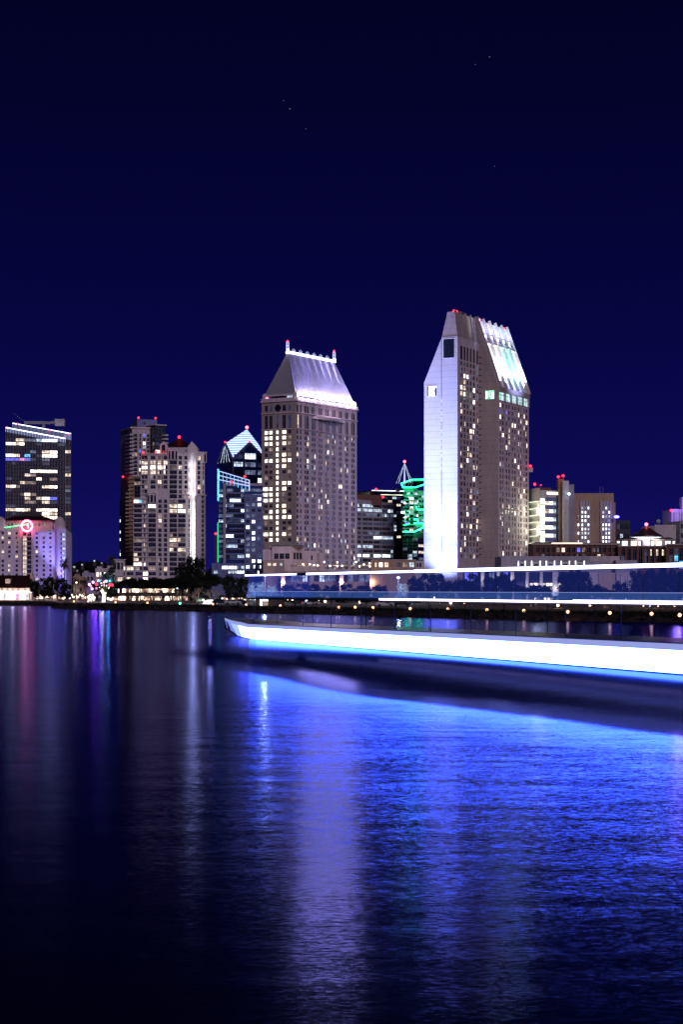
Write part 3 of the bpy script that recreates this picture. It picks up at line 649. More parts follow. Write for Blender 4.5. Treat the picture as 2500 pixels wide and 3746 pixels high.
# ================================================================== B7 pyramid glass tower
def pyramid():
    C = P(851, 1000); T = Vector((.89, .456)).normalized(); V = Vector((-T.y, T.x)); s = 20
    pt = lambda u, v: C + T * u + V * v
    b = Bld('pyramid_tower', 'dark glass tower with glowing white pyramid roof and gabled top', 'skyscraper', C)
    zc, zg, za = Z(1681, 1000), Z(1620, 1004), Z(1570, 1012)
    cs = [pt(0, 0), pt(s, 0), pt(s, s), pt(0, s)]; b.w.prism(cs, G0, zc, 'glassblue')
    mids = [pt(s / 2, 0), pt(s, s / 2), pt(s / 2, s), pt(0, s / 2)]; ap = pt(12, 8)
    r = MB(); g = MB()
    for k in range(4):
        c0, c1, m_ = cs[k], cs[(k + 1) % 4], mids[k]
        g.face([(*c0, zc), (*c1, zc), (*m_, zg)], 'glassblue')
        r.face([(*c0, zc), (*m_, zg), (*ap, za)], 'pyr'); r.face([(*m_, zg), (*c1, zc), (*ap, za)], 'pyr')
    r.build('roof', b.o); g.build('gable', b.o)
    m = MB(); A, B = cs[0], cs[1]
    for (p, zp), (q, zq) in (((cs[0], zc), (mids[0], zg)), ((mids[0], zg), (cs[1], zc)), ((cs[3], zc), (mids[3], zg)), ((mids[3], zg), (cs[0], zc))):
        m.tube((p.x * .9995, p.y - .3, zp), (q.x * .9995, q.y - .3, zq), .8, .8, 'bluegrey', 4)
    for u in (0, 6.4, 14, 20): m.fbox(A, B, u - .5, u + .5, G0, zc + (zg - zc) * (1 - abs(u - 10) / 10) - .6, .02, .8, 'bluegrey')
    m.build('mullion', b.o)
    for u0, u1 in ((.7, 5.8), (7, 13.4), (14.6, 19.4)):
        for k in range(11):
            z1 = zc + 3 - 4.2 * k
            if z1 < G0 + 5: break
            b.win(A, B, u0, u1, z1 - 2.4, z1, pick([(2.5, 'glassdark'), (2.5, 'C4'), (2, 'C3'), (1, 'C1'), (1.2, 'C2')]), mull=3, d=.1)
    b.win(A, B, 6.6, 13.6, zg - 7, zg - 5.6, 'C2', mull=3, d=.1)
    # lit bracing lines on the left gable
    m = MB()
    for k in range(5):
        t = k / 5; m.tube((*(cs[3].lerp(cs[0], t)), zc - 1), (*mids[3], zg), .18, .18, 'C2', 4)
    m.build('bracing_light', b.o)
    b.beacon((ap.x, ap.y, za + 1), 1.2, 'REDC'); b.beacon((*mids[3], zg + .8), .7); b.beacon((*(mids[0] - Vector((0, 1))), zg + .8), .7)
    b.finish()
    # B8 office block in front of it
    Y = 880; zf = lambda y: Z(Y3(y), Y)
    b = Bld('office_block', 'dark blue banded office block with lit truss on its roof, below the pyramid roof', 'office building', P(798, Y))
    Al, Bl = P(798, Y + 2), P(818, Y + 2); b.w.prism(foot(Al, Bl, 16), G0, zf(1390), 'glassblue')
    A, B = P(817, Y), P(962, Y); b.w.prism(foot(A, B, 20), G0, zf(1420), 'glassblue')
    A2, B2 = P(X3(380), Y - 2), P(962, Y - 2); b.w.prism(foot(A2, B2, 4), G0, zf(1512), 'bluegrey')
    b.w.fbox(A, B, 0, (B - A).length, zf(1430), zf(1405), 0, .9, 'grey'); b.w.fbox(A, B, 0, 1.2, G0, zf(1430), 0, .9, 'grey'); b.w.prism(foot(P(X3(185), Y + 4), P(X3(400), Y + 4), 10), zf(1420), zf(1368), 'brick')
    for k in range(14):
        y = 1455 + 46 * k; x0 = 195 if k % 2 == 0 else 250
        if y < 2080: b.w.fbox(A, B, Sx(A, B, X3(x0)), Sx(A, B, X3(380)), zf(y + 44), zf(y + 31), 0, .8, 'bluegrey')
        xs = [195, 222, 250, 285, 320, 350, 379]
        for a, c in zip(xs, xs[1:]): b.win(A, B, Sx(A, B, X3(a)), Sx(A, B, X3(c)) - .1, zf(y + 26), zf(y), runpick([(3.4, 'glassdark'), (1.2, 'C4'), (.7, 'C3'), (.7, 'C2'), (.8, 'C1')]), mull=1, d=.1)
        b.win(Al, Bl, .3, 2.3, zf(y + 26), zf(y), pick([(2, 'C4'), (1, 'C2'), (1, 'C3'), (.5, 'PI')]), mull=1, d=.1)
        if k < 2:
            for a, c in ((385, 455), (460, 545)): b.win(A, B, Sx(A, B, X3(a)), Sx(A, B, X3(c)), zf(y + 26), zf(y), pick([(1, 'C3'), (1, 'C4')]), mull=3, d=.1)
    cols = colpx(A2, B2, [(X3(398), X3(428)), (X3(450), X3(478)), (X3(502), X3(532))])
    rows = sorted((zf(1548 + 51 * k + 15), zf(1548 + 51 * k - 13)) for k in range(14))
    facade(b, A2, B2, G0, zf(1512), cols, rows, [(3, 'C4'), (2, 'C3'), (2, 'C1'), (1.5, 'glassdark')], 'bluegrey')
    m = MB(); p0 = (*P(802, Y - 1), Z(1724, Y)); p1 = (*P(912, Y - 1), Z(1757, Y)); Tt = Vector(p1) - Vector(p0)
    for dz in (0, -2.0, -4.0): m.tube((p0[0], p0[1], p0[2] + dz), (p1[0], p1[1], p1[2] + dz * .7), .25, .25, 'CRN', 4)
    for k in range(9): q = Vector(p0) + Tt * k / 8; m.tube(q, (q.x, q.y, q.z - 5), .15, .15, 'CY', 4)
    m.tube((p0[0] - .5, p0[1], p0[2] + 1), (p0[0] - .5, p0[1], p0[2] - 14), .5, .5, 'CY', 4); m.tube((p1[0], p1[1], p1[2]), (p1[0], p1[1], p1[2] - 5), .3, .3, 'CRN', 4); m.build('roof_truss', b.o)
    m = MB(); m.tube((*P(797, Y), zf(1760)), (*P(797, Y), zf(2120)), .3, .3, 'GR2', 4); m.build('green_light_line', b.o)
    Ap, Bp = P(775, Y - 10), P(X3(385), Y - 10); m = b.w; m.prism(foot(Ap, Bp, 8), G0, zf(2130), 'bluegrey')
    facade(b, Ap, Bp, G0, zf(2130), colpx(Ap, Bp, [(X3(105), X3(140)), (X3(178), X3(230)), (X3(235), X3(285)), (X3(290), X3(330)), (X3(335), X3(380))]), sorted([(zf(2182), zf(2155)), (zf(2222), zf(2198))]), [(1, 'C2'), (1, 'C3'), (1, 'C1'), (1, 'C4')], 'bluegrey', mull=2)
    for x, y in ((385, 1345), (268, 1395), (122, 1862)): b.beacon((*P(X3(x), Y - 2), zf(y)), .8)
    m = MB(); m.tube((*P(X3(122), Y - 2), G0), (*P(X3(122), Y - 2), zf(1880)), .6, .6, 'darkgrey', 6); m.build('lift_mast', b.o)
    b.finish()
pyramid()

# ================================================================== B9 big tower with lit sloping roof
def seaport():
    N = P(1083, 900); U = Vector((.516, .857)).normalized(); V = Vector((-U.y, U.x)); Lu, Lv = 57.2, 19.5
    pt = lambda u, v: N + U * u + V * v
    b = Bld('hotel_tower', 'beige hotel tower with floodlit steep metal roof and glowing ridge posts', 'skyscraper', N)
    zt = 95.7; b.w.prism([pt(0, 0), pt(Lu, 0), pt(Lu, Lv), pt(0, Lv)], G0, zt - 1.5, 'beige')
    A, B = pt(0, 0), pt(Lu, 0)                      # long face
    C, D = pt(0, Lv), pt(0, 0)                      # end face (left to right)
    zf = lambda y: Z(Y3(y), 900)
    # long face windows
    prs = [(853, 868, 881, 896), (922, 937, 946, 961), (986, 1001, 1009, 1023), (1049, 1062, 1070, 1084), (1110, 1122, 1131, 1144), (1171, 1183, 1192, 1204), (1231, 1243, 1250, 1262), (1289, 1300, 1307, 1319), (1346, 1357, 1366, 1379)]
    cols = []
    for p in prs: cols += [(Sx(A, B, X3(p[0])), Sx(A, B, X3(p[1]))), (Sx(A, B, X3(p[2])), Sx(A, B, X3(p[3])))]
    rows = sorted([(zf(953 + 51.2 * k), zf(921 + 51.2 * k)) for k in range(25)])
    tall = [(zf(900), zf(782)), (zf(757), zf(692))]
    pal = [(7, 'glassdark'), (2, 'C4'), (1.2, 'W4'), (.7, 'W2'), (.4, 'W1'), (.8, 'C3'), (.3, 'C2')]
    def long_lit(c, r): return 'glassdark' if r >= 25 and rnd.random() < .8 else None
    for a, c in comp(cols, 0, Lu): b.w.fbox(A, B, a, c, G0, zt, 0, .26 if c - a > 1.2 else .14, 'beige_lt' if c - a > 1.2 else 'beige')
    for a, c in comp(sorted(rows + tall), G0, zt):
        for p, q in cols: b.w.fbox(A, B, p, q, a, c, 0, .11, 'beige_lt')
    for ri, (a, c) in enumerate(sorted(rows + tall)):
        for ci, (p, q) in enumerate(cols):
            b.win(A, B, p, q, a, c, long_lit(ci, ri) or pick(pal), mull=1 if c - a < 4 else 0, split=(rnd.uniform(.3, .7), pick(pal)) if rnd.random() < .3 else None)
    # end face
    ec = [(X3(568), X3(597)), (X3(610), X3(639)), (X3(672), X3(694)), (X3(727), X3(761)), (X3(777), X3(809))]
    ecols = [(Sx(C, D, a), Sx(C, D, c)) for a, c in ec]; erows = sorted([(zf(950 + 51.5 * k), zf(920 + 51.5 * k)) for k in range(20)] + [(zf(900), zf(782)), (zf(742), zf(690))])
    litE = {0: 'WW.W', 1: 'WW.W', 2: 'WWSW', 3: '..S.', 4: '..SW', 5: 'WWSWW', 6: '..SW', 7: '..S', 8: '..S', 9: '..SWW', 10: 'WWSW', 11: 'WWS', 12: 'WWS', 13: '..SW', 14: '.WSW', 15: 'WWSWW', 16: '..S', 17: '..S', 18: 'WWSW', 19: '.WS'}
    for a, c in comp(ecols, 0, Lv): b.w.fbox(C, D, a, c, G0, zt, 0, .4, 'beige')
    for a, c in comp(erows, G0, zt):
        for p, q in ecols: b.w.fbox(C, D, p, q, a, c, 0, .3, 'beige')
    n = len(erows)
    for ri, (a, c) in enumerate(erows):
        k = n - 3 - ri
        for ci, (p, q) in enumerate(ecols):
            if k < 0: m = 'glassdark' if rnd.random() < .6 else 'C4'
            else:
                st = litE.get(k, ''); ch = st[ci] if ci < len(st) else '.'
                m = 'W1' if ch in 'WS' else pick([(4, 'glassdark'), (2, 'W4'), (1, 'W3')])
                if ci == 2: m = 'W1'
            b.win(C, D, p, q, a, c, m, mull=1 if ci != 2 else 0, split=None)
    # cornices, corner turrets, curved balcony
    m = MB()
    for A_, B_, L in ((A, B, Lu), (C, D, Lv)):
        m.fbox(A_, B_, -.4, L + .4, zt - .2, zt + .5, -.6, 1.0, 'beige_lt'); m.fbox(A_, B_, 0, L, zf(765), zf(757), .4, .9, 'beige_lt')
        m.fbox(A_, B_, 0, L, zf(912), zf(905), .4, .8, 'beige_lt'); m.fbox(A_, B_, 0, L, zt + .5, zt + 1.6, .5, .8, 'beige_lt')
    m.build('cornice', b.o)
    for u, v in ((1, 1), (Lu - 1, 1), (1, Lv - 1)):
        m = MB(); q = pt(u, v); m.tube((*q, zt), (*q, zt + 3), 1.4, 1.4, 'beige_lt', 8); m.ball((*q, zt + 3), 1.4, 'beige_lt', 8, 6); m.build('turret', b.o)
    m = MB(); s0, s1 = Sx(A, B, X3(985)), Sx(A, B, X3(1283)); prev = None; nrm = -V
    for k in range(13):
        t = k / 12; d = .5 + 3.2 * math.sin(math.pi * t); q = A + U * (s0 + (s1 - s0) * t) + nrm * d
        if prev: m.loft([(*prev, zf(800)), (*q, zf(800)), (*(A + U * (s0 + (s1 - s0) * t) + nrm * .4), zf(800)), (*pin, zf(800))], [(*prev, zf(775)), (*q, zf(775)), (*(A + U * (s0 + (s1 - s0) * t) + nrm * .4), zf(775)), (*pin, zf(775))], 'beige_lt')
        prev = q; pin = A + U * (s0 + (s1 - s0) * t) + nrm * .4
    m.build('curved_balcony', b.o)
    # attic storey + roof
    b.w.prism([pt(1.5, 1.5), pt(Lu - 1.5, 1.5), pt(Lu - 1.5, Lv - 1.5), pt(1.5, Lv - 1.5)], zt - 1.5, 99.3, 'beige')
    for x0, x1, mm in ((622, 668, 'glassdark'), (686, 738, 'glassdark'), (755, 812, 'C2')): b.win(pt(1.5, Lv - 1.5), pt(1.5, 1.5), Sx(C, D, X3(x0)) - 1.5, Sx(C, D, X3(x1)) - 1.5, 96.3, 98.8, mm, d=.05, mull=2)
    zr0, zr1 = 99.3, 119.8
    e_ = [pt(1.0, .8), pt(Lu - 1, .8), pt(Lu - 1, Lv - .8), pt(1.0, Lv - .8)]; r_ = [pt(7.9, 9.2), pt(50.9, 9.2), pt(50.9, 10.3), pt(7.9, 10.3)]
    r = MB()
    idx = [(0, 1, 'roofmetal'), (1, 2, 'roofmetal'), (2, 3, 'roofmetal'), (3, 0, 'roofmetal')]
    for i, j, mm in idx: r.face([(*e_[i], zr0), (*e_[j], zr0), (*r_[j], zr1), (*r_[i], zr1)], mm)
    r.face([(*p, zr1) for p in r_], 'roofmetal')
    # standing seams on front slope and end slope
    for (a, c, ra, rc, n) in ((e_[0], e_[1], r_[0], r_[1], 56), (e_[3], e_[0], r_[3], r_[0], 20)):
        for k in range(1, n):
            t = k / n; p = a.lerp(c, t); q = ra.lerp(rc, t); off = Vector((.1 * nrm.x, .1 * nrm.y))
            r.tube((p.x + off.x, p.y + off.y, zr0 + .1), (q.x + off.x, q.y + off.y, zr1 + .1), .12, .10, 'roofmetal', 4)
    r.build('roof', b.o)
    m = MB(); m.fbox(e_[3], e_[0], -.8, (e_[0] - e_[3]).length + .8, zr0 - .9, zr0, -1, .8, 'beige_lt'); m.fbox(e_[0], e_[1], -.8, (e_[1] - e_[0]).length + .8, zr0 - .9, zr0, -1, .8, 'beige_lt'); m.build('eave', b.o)
    # glowing ridge and posts
    m = MB(); m.fbox(r_[0], r_[1], -.5, (r_[1] - r_[0]).length + .5, zr1, zr1 + 1.1, -1.2, .3, 'LEDW'); m.build('ridge_light', b.o)
    for k in range(6):
        m = MB()
        for j in (-1.2, 0, 1.2):
            q = pt(7.9 + (k + .8) * 6.3 + j, 9.5); m.tube((*q, zr1 + 1), (*q, zr1 + 2.4 + (.5 if j == 0 else 0)), .13, .10, 'CRN', 5)
        q0 = pt(7.9 + (k + .8) * 6.3 - 1.3, 9.5); q1 = pt(7.9 + (k + .8) * 6.3 + 1.3, 9.5); m.tube((*q0, zr1 + 1.7), (*q1, zr1 + 1.7), .08, .08, 'CRN', 4); m.build('ridge_post', b.o)
    for u in (7.6, 51.2):
        m = MB()
        for j in (-.9, .9):
            q = pt(u + j, 9.6); m.tube((*q, zr1), (*q, zr1 + 5.4), .3, .2, 'CRN', 5)
        m.tube((*pt(u - .9, 9.6), zr1 + 3.8), (*pt(u + .9, 9.6), zr1 + 3.8), .2, .2, 'CRN', 5); m.tube((*pt(u, 9.6), zr1), (*pt(u, 9.6), zr1 + 2.2), 1.0, .7, 'LEDW', 6); m.build('ridge_mast', b.o)
        b.beacon((*pt(u, 9.6), zr1 + 5.8), .8)
    # floodlights at the eave
    for k in range(9):
        u = 4 + k * 6.1; q = pt(u, -1.2); m = MB(); m.fbox(A, B, u - .7, u + .7, zt + .6, zt + 1.7, .2, 1.0, 'LEDW'); m.build('floodlight', b.o)
        tq = pt(u + .8, 5.6); light('SPOT', (*pt(u, .1 - 1.4), zt + 1.8), 900000, (.50, .44, 1), (*tq, 114), size=.15, spot=10, blend=.9)
        light('POINT', (*pt(u, -1.2), zt + 3.4), 6500, (.85, .72, 1), size=.3)
    for u in (10, 29, 48): light('SPOT', (*pt(u, -26), 88), 150000, (.34, .30, 1), (*pt(u, 5), 111), size=.6, spot=40, blend=.7)  # wide blue fill spots added in mid-air off the roof, no fixtures
    m = MB(); q = pt(1, Lv - 2); m.ball((*q, zt + 1.8), 1.0, 'PI'); m.build('corner_lamp', b.o)
    m = MB(); q = pt(-.45, Sx(C, D, X3(690))); 
    T = (D - C).normalized(); cq = C + T * Sx(C, D, X3(691)) + Vector((T.y, -T.x)) * .45
    m.tube((cq.x, cq.y, zf(715)), (cq.x + T.y * .15, cq.y - T.x * .15, zf(715)), 1.7, 1.7, 'glassdark', 16); m.build('round_window', b.o)
    b.finish()
    # podium, terrace
    Y = 850; zf = lambda y: Z(Y3(y), Y)
    b = Bld('podium_building', 'beige podium building with square dark windows at the foot of the beige hotel tower', 'building', P(960, Y))
    A, B = P(X3(548), Y + 4), P(X3(820), Y + 4); b.w.prism(foot(A, B, 14), G0, zf(2003), 'beige_lt')
    A1, B1 = P(X3(630), Y + 3), P(X3(812), Y + 3); b.w.prism(foot(A1, B1, 14), G0, zf(1966), 'beige_lt')
    for x0, x1 in ((652, 690), (700, 742), (750, 790)): b.win(A1, B1, Sx(A1, B1, X3(x0)), Sx(A1, B1, X3(x1)), zf(2088), zf(2038), 'glassdark')
    A2, B2 = P(X3(812), Y + 3), P(X3(916), Y + 12); b.w.prism(foot(A2, B2, 12), G0, zf(1968), 'beige_lt')
    for x0, x1 in ((826, 846), (852, 872), (880, 900)): b.win(A2, B2, Sx(A2, B2, X3(x0)), Sx(A2, B2, X3(x1)), zf(2090), zf(2030), 'glassdark', mull=0)
    A3, B3 = P(X3(916), Y + 14), P(X3(1062), Y + 18); b.w.prism(foot(A3, B3, 12), G0, zf(2008), 'beige_lt'); b.win(A3, B3, Sx(A3, B3, X3(985)), Sx(A3, B3, X3(999)), zf(2095), zf(2052), 'glassdark', mull=0)
    A4, B4 = P(X3(1060), Y + 16), P(X3(1104), Y + 18); b.w.prism(foot(A4, B4, 10), G0, zf(2028), 'beige_lt')
    A5, B5 = P(X3(552), Y - 4), P(X3(740), Y - 4); b.w.prism(foot(A5, B5, 8), G0, zf(2100), 'beige')
    for x0, x1, mm in ((592, 622, 'W2'), (640, 668, 'W2'), (705, 722, 'C2')): b.win(A5, B5, Sx(A5, B5, X3(x0)), Sx(A5, B5, X3(x1)), zf(2150), zf(2128), mm)
    m = MB(); e = foot(P(X3(626), Y + 2), P(X3(920), Y + 2), 16); t = foot(P(X3(740), Y + 8), P(X3(800), Y + 8), 4); m.loft([(*p, zf(1966)) for p in e], [(*p, zf(1935)) for p in t], 'roofgrey'); m.build('roof', b.o)
    # terrace deck with wall under it
    At, Bt = P(1038, Y - 8), P(1362, Y - 8); b.w.prism(foot(At, Bt, 16), Z(2100, Y), Z(2090, Y), 'beige'); b.w.prism(foot(P(1042, Y - 2), P(1362, Y - 2), 10), G0, Z(2100, Y), 'beige')
    m = MB(); L = (Bt - At).length; m.fbox(At, Bt, 0, L, Z(2084, Y), Z(2083, Y), -.3, .1, 'beige_lt')
    for k in range(90): s = L * k / 89; m.fbox(At, Bt, s - .08, s + .08, Z(2090, Y), Z(2084, Y), -.15, .02, 'beige_lt')
    m.build('balustrade', b.o)
    for k, px in enumerate((1036, 1142, 1250, 1362)):
        m = MB(); q = P(px, Y - 9); m.box(q.x - .9, q.x + .9, q.y - .9, q.y + .9, G0, Z(2100, Y), 'beige_lt'); m.build('column', b.o)
        if px != 1142: light('POINT', (q.x, q.y - 2.2, Z(2132, Y)), 900, (1, .62, .38), size=.3)
    for k in range(14):
        s0 = Sx(At, Bt, 1062 + 21 * k); b.win(P(1042, Y - 2), P(1362, Y - 2), s0, s0 + 2.1, Z(2128, Y), Z(2104, Y), pick([(2, 'C3'), (1, 'C4'), (1, 'glassdark'), (.5, 'C2')]), mull=1)
    b.finish()
    for i, px in enumerate((1070, 1090, 1112, 1136, 1168, 1199, 1226, 1262, 1290, 1322, 1346)):
        q = P(px, Y - 4); z0 = Z(2090, Y); wide = 1.8 if i in (1, 4, 6) else 1.4
        o = thing('parasol', f'small terrace parasol on the hotel terrace, number {i + 1} from its left end' if False else ('first parasol from the left' if i == 0 else ['', 'second', 'third', 'fourth', 'fifth', 'sixth', 'seventh', 'eighth', 'ninth', 'tenth', 'eleventh'][i] + ' parasol from the left') + ' on the lamp-lit hotel terrace', 'parasol', (q.x, q.y, z0), 'parasols on the hotel terrace')
        m = MB(); m.tube((q.x, q.y, z0), (q.x, q.y, z0 + 2.7), .07, .07, 'frame', 5); m.build('pole', o)
        m = MB(); m.tube((q.x, q.y, z0 + 2.3), (q.x, q.y, z0 + 3.1), wide, .05, 'beige', 8); m.build('canopy', o)
    for i, (px, py) in enumerate(((1109, 2064), (1134, 2064), (1149, 2067), (1162, 2068), (1187, 2056), (1208, 2070), (1235, 2057), (1235, 2071), (1252, 2070), (1303, 2056), (1316, 2072), (1332, 2065), (1353, 2061), (1354, 2072))):
        q = P(px, Y - 5.5); z = Z(py, Y - 5.5); o = thing('terrace_lamp', ['first', 'second', 'third', 'fourth', 'fifth', 'sixth', 'seventh', 'eighth', 'ninth', 'tenth', 'eleventh', 'twelfth', 'thirteenth', 'fourteenth'][i] + ' glowing globe lamp from the left along the hotel terrace', 'lamp', (q.x, q.y, Z(2090, Y)), 'globe lamps on the hotel terrace')
        m = MB(); m.tube((q.x, q.y, Z(2090, Y)), (q.x, q.y, z), .05, .05, 'frame', 5); m.build('post', o); m = MB(); m.ball((q.x, q.y, z), .42, 'LAMPW', 8, 5); m.build('globe', o)
        if i % 3 == 0: light('POINT', (q.x, q.y - .8, z), 350, (1, .78, .55), size=.4)
    # brown block right of the terrace
    Y = 840; A, B = P(1360, Y), P(1522, Y); b = Bld('low_building', 'long low tan building with six square windows beside the floodlit slab tower', 'building', A)
    b.w.prism(foot(A, B, 14), G0, Z(2049, Y), 'tan'); m = b.w; m.fbox(A, B, -.2, (B - A).length + .2, Z(2050, Y), Z(2047, Y), -.5, .5, 'beige_lt'); m.fbox(A, B, 0, (B - A).length, Z(2079, Y), Z(2077.5, Y), 0, .3, 'beige_lt')
    Aw, Bw = P(1522, Y + .5), P(1552, Y + .5); m.prism(foot(Aw, Bw, 12), G0, Z(2051, Y), 'cream')
    for i, (x0, x1) in enumerate(((262, 285), (317, 362), (392, 440), (550, 605), (635, 690), (720, 777))): b.win(A, B, Sx(A, B, X4(x0)), Sx(A, B, X4(x1)), Z(2074, Y), Z(2058, Y), ['W2', 'W1', 'W2', 'C4', 'W3', 'C2'][i], mull=1, d=.08)
    for x0, x1 in ((818, 838), (852, 878)): b.win(Aw, Bw, Sx(Aw, Bw, X4(x0)), Sx(Aw, Bw, X4(x1)), Z(2074, Y), Z(2060, Y), 'glassdark', d=.08)
    b.finish()
seaport()

# ================================================================== B10..B12 office towers behind
def mid_offices():
    Y = 1000; A, B = P(1300, Y), P(1441, Y + 20); b = Bld('office_block', 'purple grey office block with long lit ribbon windows right of the beige hotel tower', 'office building', A)
    za, zb = Z(Y4(815), Y), Z(Y4(872), Y + 20); zt = (za + zb) / 2; b.w.prism(foot(A, B, 24), G0, [za, zb, zb, za], 'grey')
    rows = sorted((Z(Y4(915 + 60.5 * k), Y), Z(Y4(878 + 60.5 * k), Y)) for k in range(13))
    cols = colpx(A, B, [(X4(a), X4(c)) for a, c in ((28, 75), (98, 165), (168, 232), (242, 320), (323, 352), (358, 412), (415, 463), (470, 497))])
    facade(b, A, B, G0, rows[-1][1] + .5, cols, rows, [(3, 'glassdark'), (2, 'C4'), (1.5, 'C3'), (1, 'C2'), (1.2, 'C1'), (.5, 'YL')], 'grey', mull=2, splitp=.1, pier=.2, sp=.2, lit=lambda c, r: runpick([(4.5, 'glassdark'), (2, 'C4'), (1.5, 'C3'), (1, 'C2'), (1.0, 'C1'), (.3, 'YL')], .7))
    m = MB(); m.prism(foot(P(1305, Y + 6), P(1398, Y + 10), 14), za - 3, Z(Y4(750), Y), 'brick'); m.build('roof_plant', b.o); b.finish()
    Y = 1100; A, B = P(1358, Y), P(1474, Y + 8); b = Bld('office_tower', 'dark glass tower with two white light lines along its flat top', 'skyscraper', A)
    b.w.prism(foot(A, B, 24), G0, Z(1796, Y), 'glassdark')
    b.w.fbox(A, B, -1, (B - A).length, Z(1797, Y), Z(1794, Y), -20, 1.5, 'grey')
    m = MB(); m.fbox(A, B, 0, (B - A).length, Z(1795, Y), Z(1793.6, Y), 1.6, 1.9, 'LEDW'); m.build('light_line', b.o); m = MB(); m.fbox(A, B, Sx(A, B, X4(340)), (B - A).length, Z(1809.5, Y), Z(1808, Y), .1, .4, 'YL'); m.build('light_line', b.o)
    for k in range(12):
        for j in range(7):
            s0 = Sx(A, B, X4(380)) + j * 1.75 * 1.6; b.win(A, B, s0, s0 + 2.5, Z(1824 + 13 * k, Y), Z(1816 + 13 * k, Y), pick([(6, 'glassdark'), (1, 'C2'), (1, 'C4'), (.7, 'W2'), (.4, 'C1'), (.3, 'BL')]), mull=1)
    m = MB(); m.tube((*P(1455, Y + 5), Z(1795, Y)), (*P(1455, Y + 5), Z(1783, Y)), 1.5, 1.2, 'grey', 8); m.tube((*P(1463, Y + 5), Z(1795, Y)), (*P(1463, Y + 5), Z(1779, Y)), .15, .15, 'metal', 5); m.build('roof_antenna', b.o)
    b.beacon((*P(1377, Y - 3), Z(1791, Y)), 1.1); b.beacon((*P(1402, Y - 90), Z(1818, Y - 90)), .9); b.finish()
    # green-lit hexagonal towers
    Y = 1150; q0 = P(1505, Y + 14)
    b = Bld('emerald_tower', 'hexagonal office tower lit green with glowing green outlines and a white spire', 'skyscraper', q0)
    def hexa(pl, pr, Yf, dep):                      # elongated hexagon footprint between two bearings
        w = pr - pl; return [P(pl + w * .0, Yf + dep * .45), P(pl + w * .16, Yf), P(pl + w * .72, Yf), P(pr, Yf + dep * .45), P(pl + w * .84, Yf + dep), P(pl + w * .28, Yf + dep)]
    def tower(pl, pr, Yf, top, pal, wall, pitch=17.2):
        f = hexa(pl, pr, Yf, 16); z1 = Z(top, Yf); b.w.prism(f, G0, z1, wall)
        for i in (0, 1, 2):
            A, B = f[i], f[i + 1]; L = (B - A).length
            if i == 1: cols = even(L, 3, .8)
            else: cols = [(L * .15, L * .85)]
            for k in range(24):
                y = top + 18 + pitch * k
                if y > 2080: break
                for c in cols: b.win(A, B, c[0], c[1], Z(y + 8, Yf), Z(y, Yf), pick(pal), mull=2, d=.08)
        return f, z1
    pal = [(3, 'glassdark'), (1, 'C1'), (1, 'C2'), (1, 'C3')]
    tower(1468, 1530, Y, 1783, pal, 'grey'); tower(1522, 1585, Y + 3, 1795, pal, 'grey'); tower(1458, 1556, Y - 22, 1950, [(5, 'glassdark'), (1, 'C2'), (1, 'C3'), (.6, 'W2')], 'grey', 12); tower(1441, 1476, Y - 12, 1935, [(5, 'glassdark'), (1, 'C2'), (1, 'C3')], 'bluegrey', 12)
    def outline(pts, Yf, tilt, closed=True):
        m = MB(); p3 = [Vector((*P(X4(x), Yf + tilt * (i_y)), Z(Y4(y), Yf + tilt * i_y))) for x, y, i_y in pts]
        n = len(p3)
        for i in range(n if closed else n - 1): m.tube(p3[i], p3[(i + 1) % n], .42, .42, 'NGREEN', 5)
        m.build('green_outline', b.o)
        m = MB(); m.face([p + Vector((0, .6, 0)) for p in p3], 'glassdark'); m.build('roof', b.o)
    outline([(610, 610, 8), (635, 660, 0), (805, 660, 0), (960, 610, 8), (930, 558, 16), (750, 560, 16)], Y - 2, 1)
    outline([(500, 1150, 8), (525, 1188, 0), (690, 1190, 0), (830, 1130, 8), (830, 1085, 16), (640, 1085, 16)], Y - 16, 1)
    outline([(580, 1190, 8), (603, 1248, 0), (785, 1250, 0), (908, 1190, 8), (895, 1137, 16), (722, 1137, 16)], Y - 27, 1)
    outline([(800, 905, 8), (825, 955, 0), (960, 955, 0), (980, 880, 8), (930, 850, 14)], Y - 1, 1)
    m = MB(); a = Vector((*P(X4(655), Y + 8), Z(Y4(330), Y)))
    for k in range(8):
        t = 2 * math.pi * k / 8; q = P(X4(655), Y + 8); m.tube((q.x + 5.2 * math.cos(t), q.y + 5.2 * math.sin(t), Z(Y4(600), Y)), a, .12, .12, 'C2', 4)
    q = P(X4(655), Y + 8); m.tube((q.x, q.y, Z(Y4(600), Y)), a, .6, .1, 'CRN', 6); m.build('spire', b.o); b.beacon((a.x, a.y, a.z + 1), 1.2, 'REDC')  # spire glow put into its material in place of floodlighting
    b.finish()
    for px, py, e in ((1497, 1815, 9000), (1490, 1880, 16000), (1535, 1850, 12000), (1480, 1955, 5000)): light('POINT', (*P(px, Y - 12), Z(py, Y)), e * .35, (.02, 1, .35), size=1)
mid_offices()

